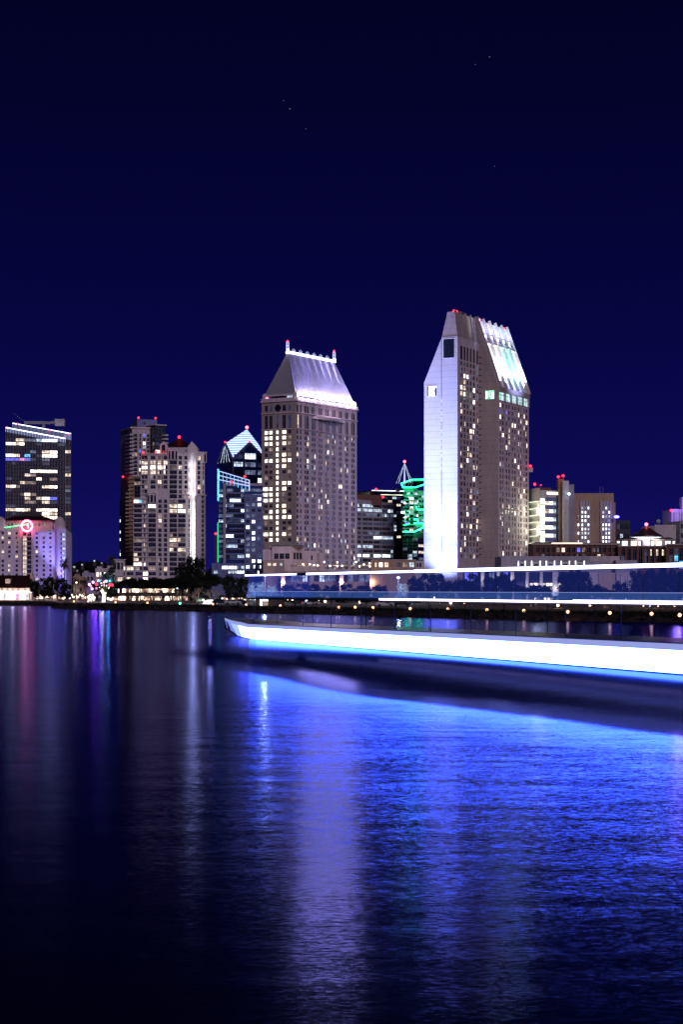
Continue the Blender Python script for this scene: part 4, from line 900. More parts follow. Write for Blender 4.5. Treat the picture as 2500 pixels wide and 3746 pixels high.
# ================================================================== B13 tallest tower
def slab_tower():
    N = P(1674, 950); U = Vector((.44, .9)).normalized(); V = Vector((-U.y, U.x)); pt = lambda u, v: N + U * u + V * v
    b = Bld('hotel_tower', 'tallest tower, two joined slabs with white floodlit end wall and glowing sloped glass roof', 'skyscraper', N)
    u1, u2 = 28.9, 73.7
    def extr(mb, prof, ua, ub, mat): mb.loft([(*pt(ua, v), z) for v, z in prof], [(*pt(ub, v), z) for v, z in prof], mat)
    # volume one: end walls A (left, slope) and B
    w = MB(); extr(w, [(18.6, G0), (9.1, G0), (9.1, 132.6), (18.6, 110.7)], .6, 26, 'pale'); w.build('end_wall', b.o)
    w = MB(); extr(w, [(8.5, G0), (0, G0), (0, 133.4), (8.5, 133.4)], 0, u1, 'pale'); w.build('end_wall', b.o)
    b.w.fbox(pt(2, 9.2), pt(2, 8.4), 0, .8, G0, 131, 0, .1, 'darkgrey')
    w = MB(); extr(w, [(8.6, 133.42), (.0, 133.42), (1.65, 146), (5.5, 146)], 0.3, u1, 'hyatt')
    for u in (1.2, 7.8, 14.6, 21.4, 28): w.loft([(*pt(u, -.5), 133.4), (*pt(u + .7, -.5), 133.4), (*pt(u + .7, 1.3), 147), (*pt(u, 1.3), 147)], [(*pt(u, .3), 133.4), (*pt(u + .7, .3), 133.4), (*pt(u + .7, 2.3), 147), (*pt(u, 2.3), 147)], 'hyatt')
    w.build('crown', b.o)
    # end wall dark opening and lit opening
    Ae, Be = pt(0, 8.5), pt(0, 0); A0, B0 = pt(.6, 18.6), pt(.6, 9.1)
    m = MB(); s0, s1 = Sx(Ae, Be, X5(277)), Sx(Ae, Be, X5(367)); z0, z1 = Z(Y5(468), 952), Z(Y5(312), 952)
    m.fquad(Ae, Be, s0, s1, z0, z1, .03, 'glassdark')  # flat dark sheet for the shaded recess, flush with the wall
    for a, c, d, e in ((s0 - .3, s1 + .3, z1, z1 + .3), (s0 - .3, s1 + .3, z0 - .3, z0), (s0 - .3, s0, z0, z1), (s1, s1 + .3, z0, z1)): m.fbox(Ae, Be, a, c, d, e, 0, .25, 'white')
    m.build('large_opening', b.o)
    m = MB(); s0, s1 = Sx(A0, B0, X5(142)), Sx(A0, B0, X5(220)); z0, z1 = Z(Y5(778), 956), Z(Y5(700), 956); w_ = (s1 - s0)
    m.fquad(A0, B0, s0 + w_ * .15, s1 - w_ * .2, z0, z1, .05, 'C1'); m.fquad(A0, B0, s0, s0 + w_ * .15, z0, z1, .05, 'glassdark'); m.fquad(A0, B0, s1 - w_ * .2, s1, z0, z1 - .8, .05, 'glassdark'); m.fquad(A0, B0, s1 - w_ * .2, s1, z1 - .8, z1, .05, 'C1')
    for a, c, d, e in ((s0 - .3, s1 + .3, z1, z1 + .3), (s0 - .3, s1 + .3, z0 - .3, z0), (s0 - .3, s0, z0, z1), (s1, s1 + .3, z0, z1)): m.fbox(A0, B0, a, c, d, e, 0, .25, 'white')
    m.build('lit_opening', b.o)
    # seam slot windows
    for k in range(12): b.win(Ae, Be, -.55, -.1, Z(Y5(840 + 50 * k), 955), Z(Y5(805 + 50 * k), 955), 'C2', mull=0, d=-.4)
    # long face of volume one
    A, B = pt(0, 0), pt(u1, 0); zf = lambda y: Z(Y5(y), 955)
    cols = colpx(A, B, [(X5(a), X5(c)) for a, c in ((414, 431), (441, 455), (466, 480), (492, 506), (518, 533), (546, 560))])
    rows = sorted((zf(528 + 49.3 * k), zf(496 + 49.3 * k)) for k in range(33)); tall = [(zf(482), zf(370))]
    pal = [(8, 'glassdark'), (1.5, 'C4'), (1.4, 'W4'), (1.3, 'W2'), (1.0, 'W1'), (.8, 'C3')]
    for a, c in comp(cols, 0, u1): b.w.fbox(A, B, a, c, G0, 133, 0, .14, 'hyatt_lit')
    rr = sorted(rows + tall)
    for a, c in comp(rr, G0, 133):
        for p, q in cols: b.w.fbox(A, B, p, q, a, c, 0, .11, 'hyatt_lit')
    for a, c in rr:
        for p, q in cols: b.win(A, B, p, q, a, c, 'glassdark' if c - a > 5 else pick(pal), mull=1 if c - a < 5 else 0, split=(.5, pick(pal)) if rnd.random() < .4 and c - a < 5 else None)
    # volume two
    v0 = -11.05
    prof = [(18.6, G0), (v0, G0), (v0, 110.3), (1.65, 145.6), (5.6, 146), (8.6, 133.4), (18.6, 110.7)]
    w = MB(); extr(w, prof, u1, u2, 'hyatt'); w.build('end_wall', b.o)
    C, D = pt(u1, 0), pt(u1, v0)
    for k in range(34): b.win(C, D, .2, 1.6, zf(426 + 50 * k), zf(419 + 50 * k), 'glassdark', mull=0)
    s0, s1 = Sx(C, D, X5(620)), Sx(C, D, X5(695)); z0, z1 = Z(Y5(808), 974), Z(Y5(737), 974)
    m = MB(); m.fquad(C, D, s0, s1, z0, z1, .05, 'GR'); m.fquad(C, D, s0 + .4, s0 + 1.1, z0 + .6, z1 - .6, .08, 'W1'); m.fquad(C, D, s1 - 1.4, s1 - .5, z0 + .4, z1 - 1, .08, 'C1')
    for a, c, d, e in ((s0 - .25, s1 + .25, z1, z1 + .3), (s0 - .25, s1 + .25, z0 - .3, z0), (s0 - .25, s0, z0, z1), (s1, s1 + .25, z0, z1)): m.fbox(C, D, a, c, d, e, 0, .25, 'hyatt')
    m.build('lit_opening', b.o)
    # long face of volume two
    A, B = pt(u1, v0), pt(u2, v0); zf2 = lambda y: Z(Y5(y), 973)
    prs = [(735, 746, 755, 768), (785, 797, 806, 818), (835, 846, 855, 867), (885, 895, 904, 915), (931, 941, 949, 962)]
    cols = []
    for p in prs: cols += [(Sx(A, B, X5(p[0])), Sx(A, B, X5(p[1]))), (Sx(A, B, X5(p[2])), Sx(A, B, X5(p[3])))]
    rows = sorted((zf2(868 + 48.6 * k), zf2(837 + 48.6 * k)) for k in range(26)); L = u2 - u1
    for a, c in comp(cols, 0, L): b.w.fbox(A, B, a, c, G0, zf2(822), 0, .26 if c - a > 1.5 else .14, 'hyatt_lit')
    for a, c in comp(rows, G0, zf2(822)):
        for p, q in cols: b.w.fbox(A, B, p, q, a, c, 0, .11, 'hyatt_lit')
    for ri, (a, c) in enumerate(rows):
        for ci, (p, q) in enumerate(cols):
            m_ = pick(pal)
            if ri == 24 or ri == 25: m_ = 'BL' if ci < 3 and rnd.random() < .6 else m_
            b.win(A, B, p, q, a, c, m_, split=(.5, pick(pal)) if rnd.random() < .4 else None)
    # sky-lobby openings under the eave
    for i, p in enumerate(prs):
        q0, q1 = Sx(A, B, X5(p[0] - 3)), Sx(A, B, X5(p[3] + 2)); b.win(A, B, q0, q1, zf2(812), zf2(748), 'GR', mull=1, d=.1, split=(.5, 'C2')); b.w.fbox(A, B, q1, q1 + 1.2, zf2(822), zf2(735), 0, .9, 'hyatt')
    b.w.fbox(A, B, 0, L, zf2(742), 110.2, 0, .8, 'hyatt')
    # sloped roof with ribs
    r = MB(); a0, a1 = pt(u1 + .1, v0 - .05), pt(u2 - .1, v0 - .05); c0, c1 = pt(u1 + .1, 1.6), pt(u2 - .1, 1.6)
    off = .08
    r.face([(*a0, 110.4), (*a1, 110.4), (*c1, 145.8), (*c0, 145.8)], 'roofwhite'); r.build('sloped_roof', b.o)
    def sl(u, t, d=0): q = pt(u, v0 - .05 + (1.65 - v0) * t); nv = Vector((0, 0)); n2 = -V * .94; return (q.x + n2.x * d, q.y + n2.y * d, 110.4 + 35.4 * t + .34 * d)
    for k in range(6):
        u = u1 + .5 + (u2 - u1 - 1.4) * k / 5; m = MB()
        m.loft([sl(u, -.02, 0), sl(u + .6, -.02, 0), sl(u + .6, -.02, 1.5), sl(u, -.02, 1.5)], [sl(u, 1.03, 0), sl(u + .6, 1.03, 0), sl(u + .6, 1.03, 1.5), sl(u, 1.03, 1.5)], 'hyatt'); m.build('roof_rib', b.o)
    for k in range(5):
        u = u1 + 1.2 + (u2 - u1 - 1.4) * k / 5; du = (u2 - u1 - 1.4) / 5 - .7
        for (t0, t1, mm, d) in ((.52, .63, 'glassdark', .12), (.80, .815, 'darkgrey', .12), (.72, .735, 'darkgrey', .3)):
            m = MB(); w_ = 1 if t0 > .7 else .45; m.face([sl(u, t0, d), sl(u + du * w_, t0, d), sl(u + du * w_, t1, d), sl(u, t1, d)], mm); m.build('roof_window', b.o)
        m = MB(); m.loft([sl(u, .64, .1), sl(u + du, .64, .1), sl(u + du, .64, .9), sl(u, .64, .9)], [sl(u, .66, .1), sl(u + du, .66, .1), sl(u + du, .66, .9), sl(u, .66, .9)], 'hyatt'); m.build('roof_ledge', b.o)
        col = ((.85, .92, 1), (.8, 1, .95), (.18, .9, .68), (.3, 1, .8), (.85, .92, 1))[k]
        p0 = sl(u + du / 2, .0, 3.2); light('SPOT', p0, 105000, col, sl(u + du / 2, .45, .2), size=.3, spot=70, blend=.8)
        p0 = sl(u + du / 2, .66, 2.2); light('SPOT', p0, 22000, (.50, .56, 1), sl(u + du / 2, .9, .2), size=.3, spot=80, blend=.8)
    light('SPOT', (*pt(52, -48), 100), 260000, (.36, .48, 1), (*pt(52, -5), 130), size=1, spot=60, blend=.9)  # wide blue spot in mid-air off the sloped roof, without a fixture
    for x, y, YY in ((362, 88, 956), (385, 94, 956), (570, 160, 978), (772, 232, 1010), (990, 1358, 1010)): b.beacon((*P(X5(x), YY), Z(Y5(y), YY) + .3), .95, 'REDC' if x == 570 else 'RED')
    m = MB(); m.loft([(*pt(2, 2), 146), (*pt(2, 2.5), 146), (*pt(2, 2.5), 146.6), (*pt(2, 2), 146.6)], [(*pt(14, 2), 147), (*pt(14, 2.5), 147), (*pt(14, 2.5), 147.6), (*pt(14, 2), 147.6)], 'metal'); m.build('roof_gantry', b.o)
    m = MB(); q = P(X5(988), 1012); m.box(q.x - 1.5, q.x + 1.5, q.y, q.y + 3, Z(Y5(1400), 1010), Z(Y5(1365), 1010), 'pale'); m.build('side_cabin', b.o)
    # entrance hall glazing
    A_, B_ = pt(0, -.6), pt(u1, -.6); m = MB(); m.fbox(A_, B_, 1, u1 - .2, G0, 7.5, 0, 1.2, 'glassblue'); m.build('entrance_glazing', b.o)
    for k in range(9): b.win(A_, B_, 2 + k * 2.9, 4.4 + k * 2.9, 8 - 6, 7.2, pick([(1, 'BL'), (1, 'C4'), (1, 'C3')]), d=1.25)
    b.finish()
    # floodlights for the end wall: fixtures on the ground with their lamps
    E = -U
    for vv, dist, tz, e, sp in ((4.2, 16, 30, 200000, 75), (4.2, 30, 60, 650000, 50), (13.5, 24, 34, 110000, 60), (13.5, 38, 70, 260000, 50), (4.2, 60, 105, 900000, 40)):
        v = .42 * dist + (4 if vv > 10 else 0); q = pt(0, v) + E * dist; light('SPOT', (q.x, q.y, 3 + dist * .05), e, (.36, .43, 1), (*pt(0, vv), tz), size=.6, spot=sp, blend=.9)
        o = thing('floodlight', {16: 'white floodlight nearest the foot of the tallest tower end wall', 30: 'floodlight standing back from the tallest tower end wall, right of two', 24: 'floodlight near the left half of the white end wall', 38: 'floodlight standing back from the left half of the white end wall', 60: 'floodlight farthest out in front of the white end wall'}[dist], 'floodlight', (q.x, q.y, G0), 'floodlights in front of the tallest tower')
        m = MB(); m.tube((q.x, q.y, G0), (q.x, q.y, 2.2 + dist * .05), .12, .12, 'metal', 6); m.build('post', o); m = MB(); m.box(q.x - .5, q.x + .5, q.y - .4, q.y + .3, 2.2 + dist * .05, 2.7 + dist * .05, 'frame'); m.build('lamp_head', o)
m_wall('roofwhite', (.75, .76, .76), rough=.5, var=.05)
slab_tower()

# ================================================================== right side buildings
def right_side():
    # lit white block with shaft
    Y = 1000; A, B = P(X6(100), Y + 16), P(X6(200), Y); b = Bld('lit_office_building', 'white office building with brightly lit floors and concrete shaft under red beacons', 'office building', P(X6(200), Y))
    C, D = P(X6(200), Y), P(X6(415), Y + 8); zf = lambda y: Z(Y6(y), Y)
    b.w.prism([A, B, D, D + Vector((0, 20)), A + Vector((0, 8))], G0, zf(372), 'pale2')
    b.w.prism([A + Vector((0, .2)), B + Vector((.01, .2)), B + Vector((1, 6)), A + Vector((2, 6))], zf(372), zf(350), 'pale2')
    # stair glass
    s0, s1 = Sx(C, D, X6(196)) , Sx(C, D, X6(246))
    for k in range(7):
        y = 455 + 62 * k; b.win(C, D, .2, s1 - .2, zf(y + 50), zf(y), 'YL', mull=1, d=.25)
        b.w.fbox(A, B, 0, (B - A).length * 1.0, zf(480 + 66 * k), zf(468 + 66 * k), 0, .5, 'white')
    m = MB()
    for k in range(7): m.fbox(A, B, .5, (B - A).length - .4, zf(482 + 66 * k), zf(484.5 + 66 * k) * 0 + zf(480.5 + 66 * k), .5, .8, 'YL')
    m.build('ledge_light', b.o)
    for k in range(6):
        y = 470 + 78 * k
        for a, c, mm in ((250, 288, 'YL'), (289, 326, 'YL'), (330, 352, 'C2'), (354, 408, 'C4')):
            b.win(C, D, Sx(C, D, X6(a)), Sx(C, D, X6(c)), zf(y + 40), zf(y + 8), mm if (mm != 'YL' or rnd.random() < .9) else 'W2', mull=1, d=.1)
        b.w.fbox(C, D, s1 + .2, Sx(C, D, X6(410)), zf(y + 6), zf(y - 30), 0, .5, 'bluegrey'); b.w.fbox(C, D, s1, Sx(C, D, X6(326)), zf(y + 8), zf(y + 6), 0, .7, 'white')
    for a, c in ((268, 320), (322, 365), (367, 405)): b.win(C, D, Sx(C, D, X6(a)), Sx(C, D, X6(c)), zf(412), zf(388), 'YL', mull=2, d=.1)
    m = MB(); m.prism(foot(P(X6(205), Y + 4), P(X6(310), Y + 6), 10), zf(372), zf(345), 'brick'); m.build('roof_plant', b.o)
    m = MB(); m.prism(foot(P(X6(425), Y - 1), P(X6(478), Y - 1), 12), G0, zf(285), 'pale2'); m.prism(foot(P(X6(380), Y + 3), P(X6(432), Y + 3), 10), G0, zf(262), 'brown'); m.prism(foot(P(X6(478), Y + 1), P(X6(528), Y + 1), 12), G0, zf(317), 'grey'); m.build('concrete_shaft', b.o)
    for x, y in ((377, 245), (424, 235), (152, 316)): b.beacon((*P(X6(x), Y + 1), zf(y)), 1.0)
    b.beacon((*P(X6(210), Y + 6), zf(320)), .5); m = MB(); m.ball((*P(X6(480), Y - 3), zf(412)), .7, 'LAMPC'); m.build('wall_lamp', b.o)
    b.finish()
    light('POINT', (*P(X6(225), Y - 3), zf(600)), 700, (.95, 1, .7), size=1.5); light('POINT', (*P(X6(165), Y + 1), zf(560)), 1600, (.95, 1, .7), size=1.5); light('POINT', (*P(X6(165), Y + 1), zf(750)), 1600, (.95, 1, .7), size=1.5)
    # brown slit-window block
    Y = 1010; A, B = P(X6(523), Y), P(X6(908), Y); b = Bld('slit_window_building', 'windowless looking brown block with columns of small slit windows', 'building', A); zf = lambda y: Z(Y6(y), Y)
    b.w.prism(foot(A, B, 24), G0, zf(403), 'tan'); b.w.prism(foot(P(X6(456), Y + 3), P(X6(530), Y + 1), 20), G0, zf(488), 'bluegrey'); b.w.prism(foot(P(X6(905), Y + 2), P(X6(925), Y + 2), 20), G0, zf(490), 'tan')
    for x0, x1 in ((583, 682), (778, 886)):
        xs = {583: (596, 638 - 12, 655), 778: (792, 820, 848)}[x0]; b.w.fbox(A, B, Sx(A, B, X6(x0)), Sx(A, B, X6(x1)), zf(482), zf(478), 0, 1.0, 'cream2')
        s = [Sx(A, B, X6(v)) for v in ((583, 603, 607, 633, 637, 662, 666, 682) if x0 == 583 else (778, 803, 807, 832, 836, 860, 864, 886))]
        for i in range(0, 8, 2): b.w.fbox(A, B, s[i], s[i + 1], G0, zf(482), 0, .9, 'cream2')
    for x, ph in ((605, 0), (635, 1), (664, 0), (805, 0), (834, 1), (862, 0), (568, 1)):
        for k in range(9):
            y = 535 + 40 * k
            if rnd.random() < .82: b.win(A, B, Sx(A, B, X6(x - 6)), Sx(A, B, X6(x + 6)), zf(y + 22), zf(y), pick([(3, 'C1'), (2, 'C2'), (1, 'C3')]), mull=0, d=.95)
    m = MB(); m.ball((*P(X6(935), Y - 5), zf(632)), 1.5, 'LAMPB', 8, 5, .5); m.tube((*P(X6(922), Y), zf(632)), (*P(X6(935), Y - 5), zf(632)), .2, .2, 'frame', 5); m.build('blue_lamp', b.o)
    for x in (778, 805): m = MB(); m.tube((*P(X6(x), Y + 6), zf(403)), (*P(X6(x), Y + 6), zf(335)), .12, .06, 'metal', 4); m.build('antenna', b.o)
    b.finish()
    # small far blocks
    def simple(name, label, x0, x1, y, Y, mat, nc, nr, pal, d=14, pitch=None, h=.5, w=.8, top=None):
        A, B = P(X6(x0), Y), P(X6(x1), Y + 2); b = Bld(name, label, 'building', A); zt = Z(Y6(y), Y); b.w.prism(foot(A, B, d), G0, zt, mat); p = pitch or (zt - G0) / max(nr, 1)
        for k in range(nr):
            for c in even((B - A).length, nc, w, .5): b.win(A, B, c[0], c[1], zt - 1.5 - p * k - p * h, zt - 1.5 - p * k, pick(pal), mull=1)
        b.w.fbox(A, B, 0, (B - A).length, zt - .6, zt + .5, -.3, .3, mat); return b
    b = simple('office_block', 'small dark glass office block under the blue lamp, right of the brown block', 928, 1066, 672, 1050, 'darkgrey', 4, 7, [(6, 'glassdark'), (1, 'C2'), (1, 'C3'), (1, 'C4')], pitch=5.6); b.finish()
    b = simple('beige_block', 'plain pale block behind the conical roof, right', 1300, 1504, 715, 960, 'cream2', 5, 0, WARM, d=20)
    m = MB(); q = P(X6(1335), 970); z = Z(Y6(700), 970); m.ball((q.x, q.y, z + 1.5), 1.2, 'grey'); m.tube((q.x, q.y, z - 3), (q.x, q.y, z + 1), .2, .2, 'metal', 5); m.build('roof_tank', b.o); b.finish()
    b = simple('purple_tower', 'pale purple lit tower cut by the right edge of the view', 1462, 1600, 562, 1100, 'lilac', 8, 2, [(1, 'C3'), (1, 'C4')], pitch=40, h=.22, w=.5); b.beacon((*P(X6(1456), 1098), Z(Y6(567), 1098)), 1.1)
    light('POINT', (*P(X6(1520), 1080), Z(Y6(600), 1080)), 26000, (.5, .25, 1), size=2); m = MB(); q = P(X6(1568), 1099); m.prism(foot(P(X6(1560), 1101), P(X6(1600), 1101), 8), Z(Y6(562), 1100), Z(Y6(440), 1100), 'lilac'); m.build('upper_storey', b.o); b.finish()
    b = simple('grey_block', 'grey block with rows of small windows at the right edge', 1540, 1640, 670, 980, 'grey', 6, 6, [(4, 'glassdark'), (1, 'C3')], pitch=4.8); b.finish()
    # brick condominium row with lit drums and conical roof
    Y = 780; zf = lambda y: Z(Y6(y), Y); A, B = P(X6(132), Y), P(X6(960), Y); b = Bld('brick_condominium', 'low brown brick condominium with glowing round pavilions and dark conical roof', 'apartment building', A)
    b.w.prism(foot(A, B, 20), G0, zf(882), 'brick')
    cols = even((B - A).length, 16, .62, 1); rows = sorted((zf(965 + 62 * k), zf(925 + 62 * k)) for k in range(3))
    facade(b, A, B, G0, zf(890), cols, rows, [(6, 'glassdark'), (1, 'W3'), (1, 'W2'), (1, 'W4'), (.4, 'BL'), (.8, 'C3')], 'brick', pier=.8)
    m = MB(); m.fbox(A, B, -.5, (B - A).length + .5, zf(898), zf(880), 0, 1.2, 'beige'); m.build('cornice', b.o)
    m = MB(); m.fbox(A, B, Sx(A, B, X6(310)), Sx(A, B, X6(605)), zf(883), zf(879), 1.2, 1.4, 'WARMLINE'); m.build('light_line', b.o)
    m = MB(); m.prism(foot(P(X6(160), Y + 3), P(X6(425), Y + 3), 8), zf(882), zf(868), 'redroof'); m.prism(foot(P(X6(750), Y + 3), P(X6(935), Y + 3), 8), zf(882), zf(872), 'redroof'); m.build('roof', b.o)
    A2, B2 = P(X6(945), Y - 2), P(X6(1600), Y - 2); b.w.prism(foot(A2, B2, 22), G0, zf(915), 'brick')
    facade(b, A2, B2, G0, zf(915), even((B2 - A2).length, 11, .6, 1), sorted((zf(1000 + 60 * k), zf(942 + 60 * k)) for k in range(3)), [(6, 'glassdark'), (1, 'W3'), (.6, 'W2'), (1, 'C4')], 'brick', pier=.9)
    m = MB(); m.fbox(A2, B2, 0, (B2 - A2).length, zf(920), zf(905), 0, 1.3, 'beige'); m.build('cornice', b.o)
    A3, B3 = P(X6(1410), Y - 8), P(X6(1600), Y - 8); b.w.prism(foot(A3, B3, 12), G0, zf(898), 'brick'); facade(b, A3, B3, G0, zf(898), even((B3 - A3).length, 3, .7, 1), sorted((zf(1005 + 60 * k), zf(935 + 60 * k)) for k in range(3)), [(3, 'glassdark'), (1, 'CY'), (1, 'C4')], 'brick')
    m = MB(); m.fbox(A3, B3, 0, (B3 - A3).length, zf(905), zf(890), 0, 1.3, 'beige'); m.build('cornice', b.o)
    for xc, xw in ((1052, 118), (1378, 118)):
        q = P(X6(xc), Y + 12); rx = xw / 2.613 / F * Y; m = MB(); n = 16
        circ = lambda r, z: [(q.x + r * math.cos(2 * math.pi * i / n), q.y + r * math.sin(2 * math.pi * i / n), z) for i in range(n)]
        m.loft(circ(rx * .94, zf(915)), circ(rx * .94, zf(845)), 'brown'); m.build('round_pavilion', b.o); m = MB(); m.loft(circ(rx + .4, zf(845)), circ(rx + .4, zf(836)), 'beige'); m.loft(circ(rx + .1, zf(836)), circ(rx * .6, zf(820)), 'redroof'); m.build('roof', b.o)
        for i in range(n):
            if i % 2 == 0:
                a0, a1 = 2 * math.pi * (i + .1) / n, 2 * math.pi * (i + 1.3) / n; P0 = Vector((q.x + rx * .96 * math.cos(a0), q.y + rx * .96 * math.sin(a0))); P1 = Vector((q.x + rx * .96 * math.cos(a1), q.y + rx * .96 * math.sin(a1)))
                if (P0.y + P1.y) / 2 < q.y + 1: b.win(P0, P1, 0, (P1 - P0).length, zf(910), zf(856), 'C1', mull=2, d=.05 if P0.x < P1.x else -.05)
    q = P(X6(1220), Y + 14); m = MB(); circ = lambda r, z, n=20: [(q.x + r * math.cos(2 * math.pi * i / n), q.y + r * math.sin(2 * math.pi * i / n), z) for i in range(n)]
    k = 1 / 2.613 / F * Y
    for (r0, y0), (r1, y1) in (((160, 815), (158, 803)), ((158, 803), (110, 775)), ((110, 775), (55, 738)), ((55, 738), (4, 712))): m.loft(circ(r0 * k, zf(y0)), circ(r1 * k, zf(y1)), 'conic')
    m.build('conical_roof', b.o)
    m = MB(); m.loft(circ(46 * k, zf(915)), circ(46 * k, zf(822)), 'beige_lt'); m.build('drum', b.o); m = MB(); m.loft(circ(150 * k, zf(822)), circ(150 * k, zf(817)), 'C1', ); m.build('eave_light', b.o)
    b.beacon((q.x, q.y, zf(690)), 1.0, 'REDC'); b.finish()
    light('POINT', (q.x, q.y - 8, zf(850)), 2500, (.8, .85, 1), size=1)
    # long podium hall at foot of slab tower
    Y = 720; zf = lambda y: Z(Y6(y), Y); A, B = P(1835, Y), P(X6(680), Y); b = Bld('podium_hall', 'pale podium hall with bright niches and tall columns at the foot of the tallest tower', 'building', A)
    b.w.prism(foot(A, B, 30), Z(2092, Y), zf(1005), 'lilacgrey'); b.w.prism(foot(P(1835, Y + 10), P(X6(680), Y + 10), 20), G0, Z(2092, Y), 'bluegrey')
    b.w.prism(foot(P(X6(680), Y + 6), P(X6(965), Y + 6), 24), G0, zf(1002), 'cream2'); b.w.prism(foot(P(X6(680), Y + 1), P(X6(877), Y + 1), 8), G0, zf(1052), 'lilacgrey'); b.w.prism(foot(P(X6(928), Y + 2), P(X6(1130), Y + 2), 20), G0, zf(1042), 'lilacgrey')
    for x0, x1 in ((-10, 65), (118, 208), (258, 346), (400, 488), (538, 630)):
        m = MB(); a0, a1 = Sx(A, B, X6(x0)), Sx(A, B, X6(x1)); m.fbox(A, B, a0, a1, zf(1098), zf(1048), 0.02, .04, 'white'); m.fbox(A, B, a0, a0 + .35, zf(1098), zf(1050), .04, .1, 'C1'); m.fbox(A, B, a1 - .35, a1, zf(1098), zf(1050), .04, .1, 'C1'); m.fbox(A, B, a0, a1, zf(1048), zf(1044), 0, 1, 'lilacgrey'); m.build('niche', b.o)
        b.win(A, B, a0 + (a1 - a0) * .3, a0 + (a1 - a0) * .75, zf(1098), zf(1075), 'C4', mull=2, d=.08)
    for px, w, zb in ((1767, 6, 2123), (1825, 6, 2123), (1876, 6, 2123), (1930, 5, 2150), (1982, 5, 2150), (2032, 9, 2185), (2042, 2, 2160)):
        q = P(px, Y - 1); m = MB(); hw = w / F * Y; m.box(q.x - hw, q.x + hw, q.y - .8, q.y + .8, G0, Z(2092, Y), 'white'); m.build('column', b.o)
        light('POINT', (q.x - hw - .8, q.y - 2, Z(zb - 8, Y)), 110, (.95, .85, .8), size=.3)
    b.w.prism(foot(P(1700, Y + 3), P(1860, Y + 3), 10), G0, Z(2088, Y), 'glassblue')
    for k in range(3): b.w.prism(foot(P(X6(110 + 0 * k), Y + 2), P(X6(430), Y + 2), 7), Z(2150 + 18 * k, Y), Z(2145 + 18 * k, Y), 'cream'); 
    for k in range(2):
        for j in range(8): s0 = Sx(A, B, 1942 + 15 * j); b.win(P(1835, Y + 10), P(X6(680), Y + 10), s0, s0 + 1.3, Z(2143 + 17 * k, Y), Z(2133 + 17 * k, Y), pick([(2, 'W2'), (1, 'W1'), (1, 'W3')]), mull=0)
    for k in range(16): s0 = Sx(P(1700, Y + 3), P(1860, Y + 3), 1702 + 10 * k); b.win(P(1700, Y + 3), P(1860, Y + 3), s0, s0 + .8, Z(2125, Y), Z(2094, Y), pick([(2, 'BL'), (1, 'C3'), (2, 'glassdark')]), mull=0)
    b.finish()
    Y = 700; A, B = P(2165, Y), P(2310, Y); b = Bld('beige_hall', 'plain pale hall with white and tan wall panels among the right shore trees', 'building', A)
    b.w.prism(foot(P(2158, Y), P(2190, Y), 12), G0, Z(2093, Y), 'cream'); b.w.prism(foot(P(2192, Y + 1), P(2258, Y + 1), 12), G0, Z(2095, Y), 'tan2'); b.w.prism(foot(P(2258, Y), P(2310, Y), 12), G0, Z(2095, Y), 'cream')
    for x in (2272, 2290, 2300): b.w.fbox(P(2258, Y), P(2310, Y), Sx(P(2258, Y), P(2310, Y), x), Sx(P(2258, Y), P(2310, Y), x + 1.5), G0, Z(2100, Y), 0, .5, 'white')
    b.finish()
m_wall('pale2', (.60, .60, .58), joint=3.05, jdark=.8); m_wall('lilacgrey', (.40, .38, .46)); m_wall('conic', (.05, .03, .035), rough=.35, joint=.6); m_wall('tan2', (.55, .42, .36))
right_side()

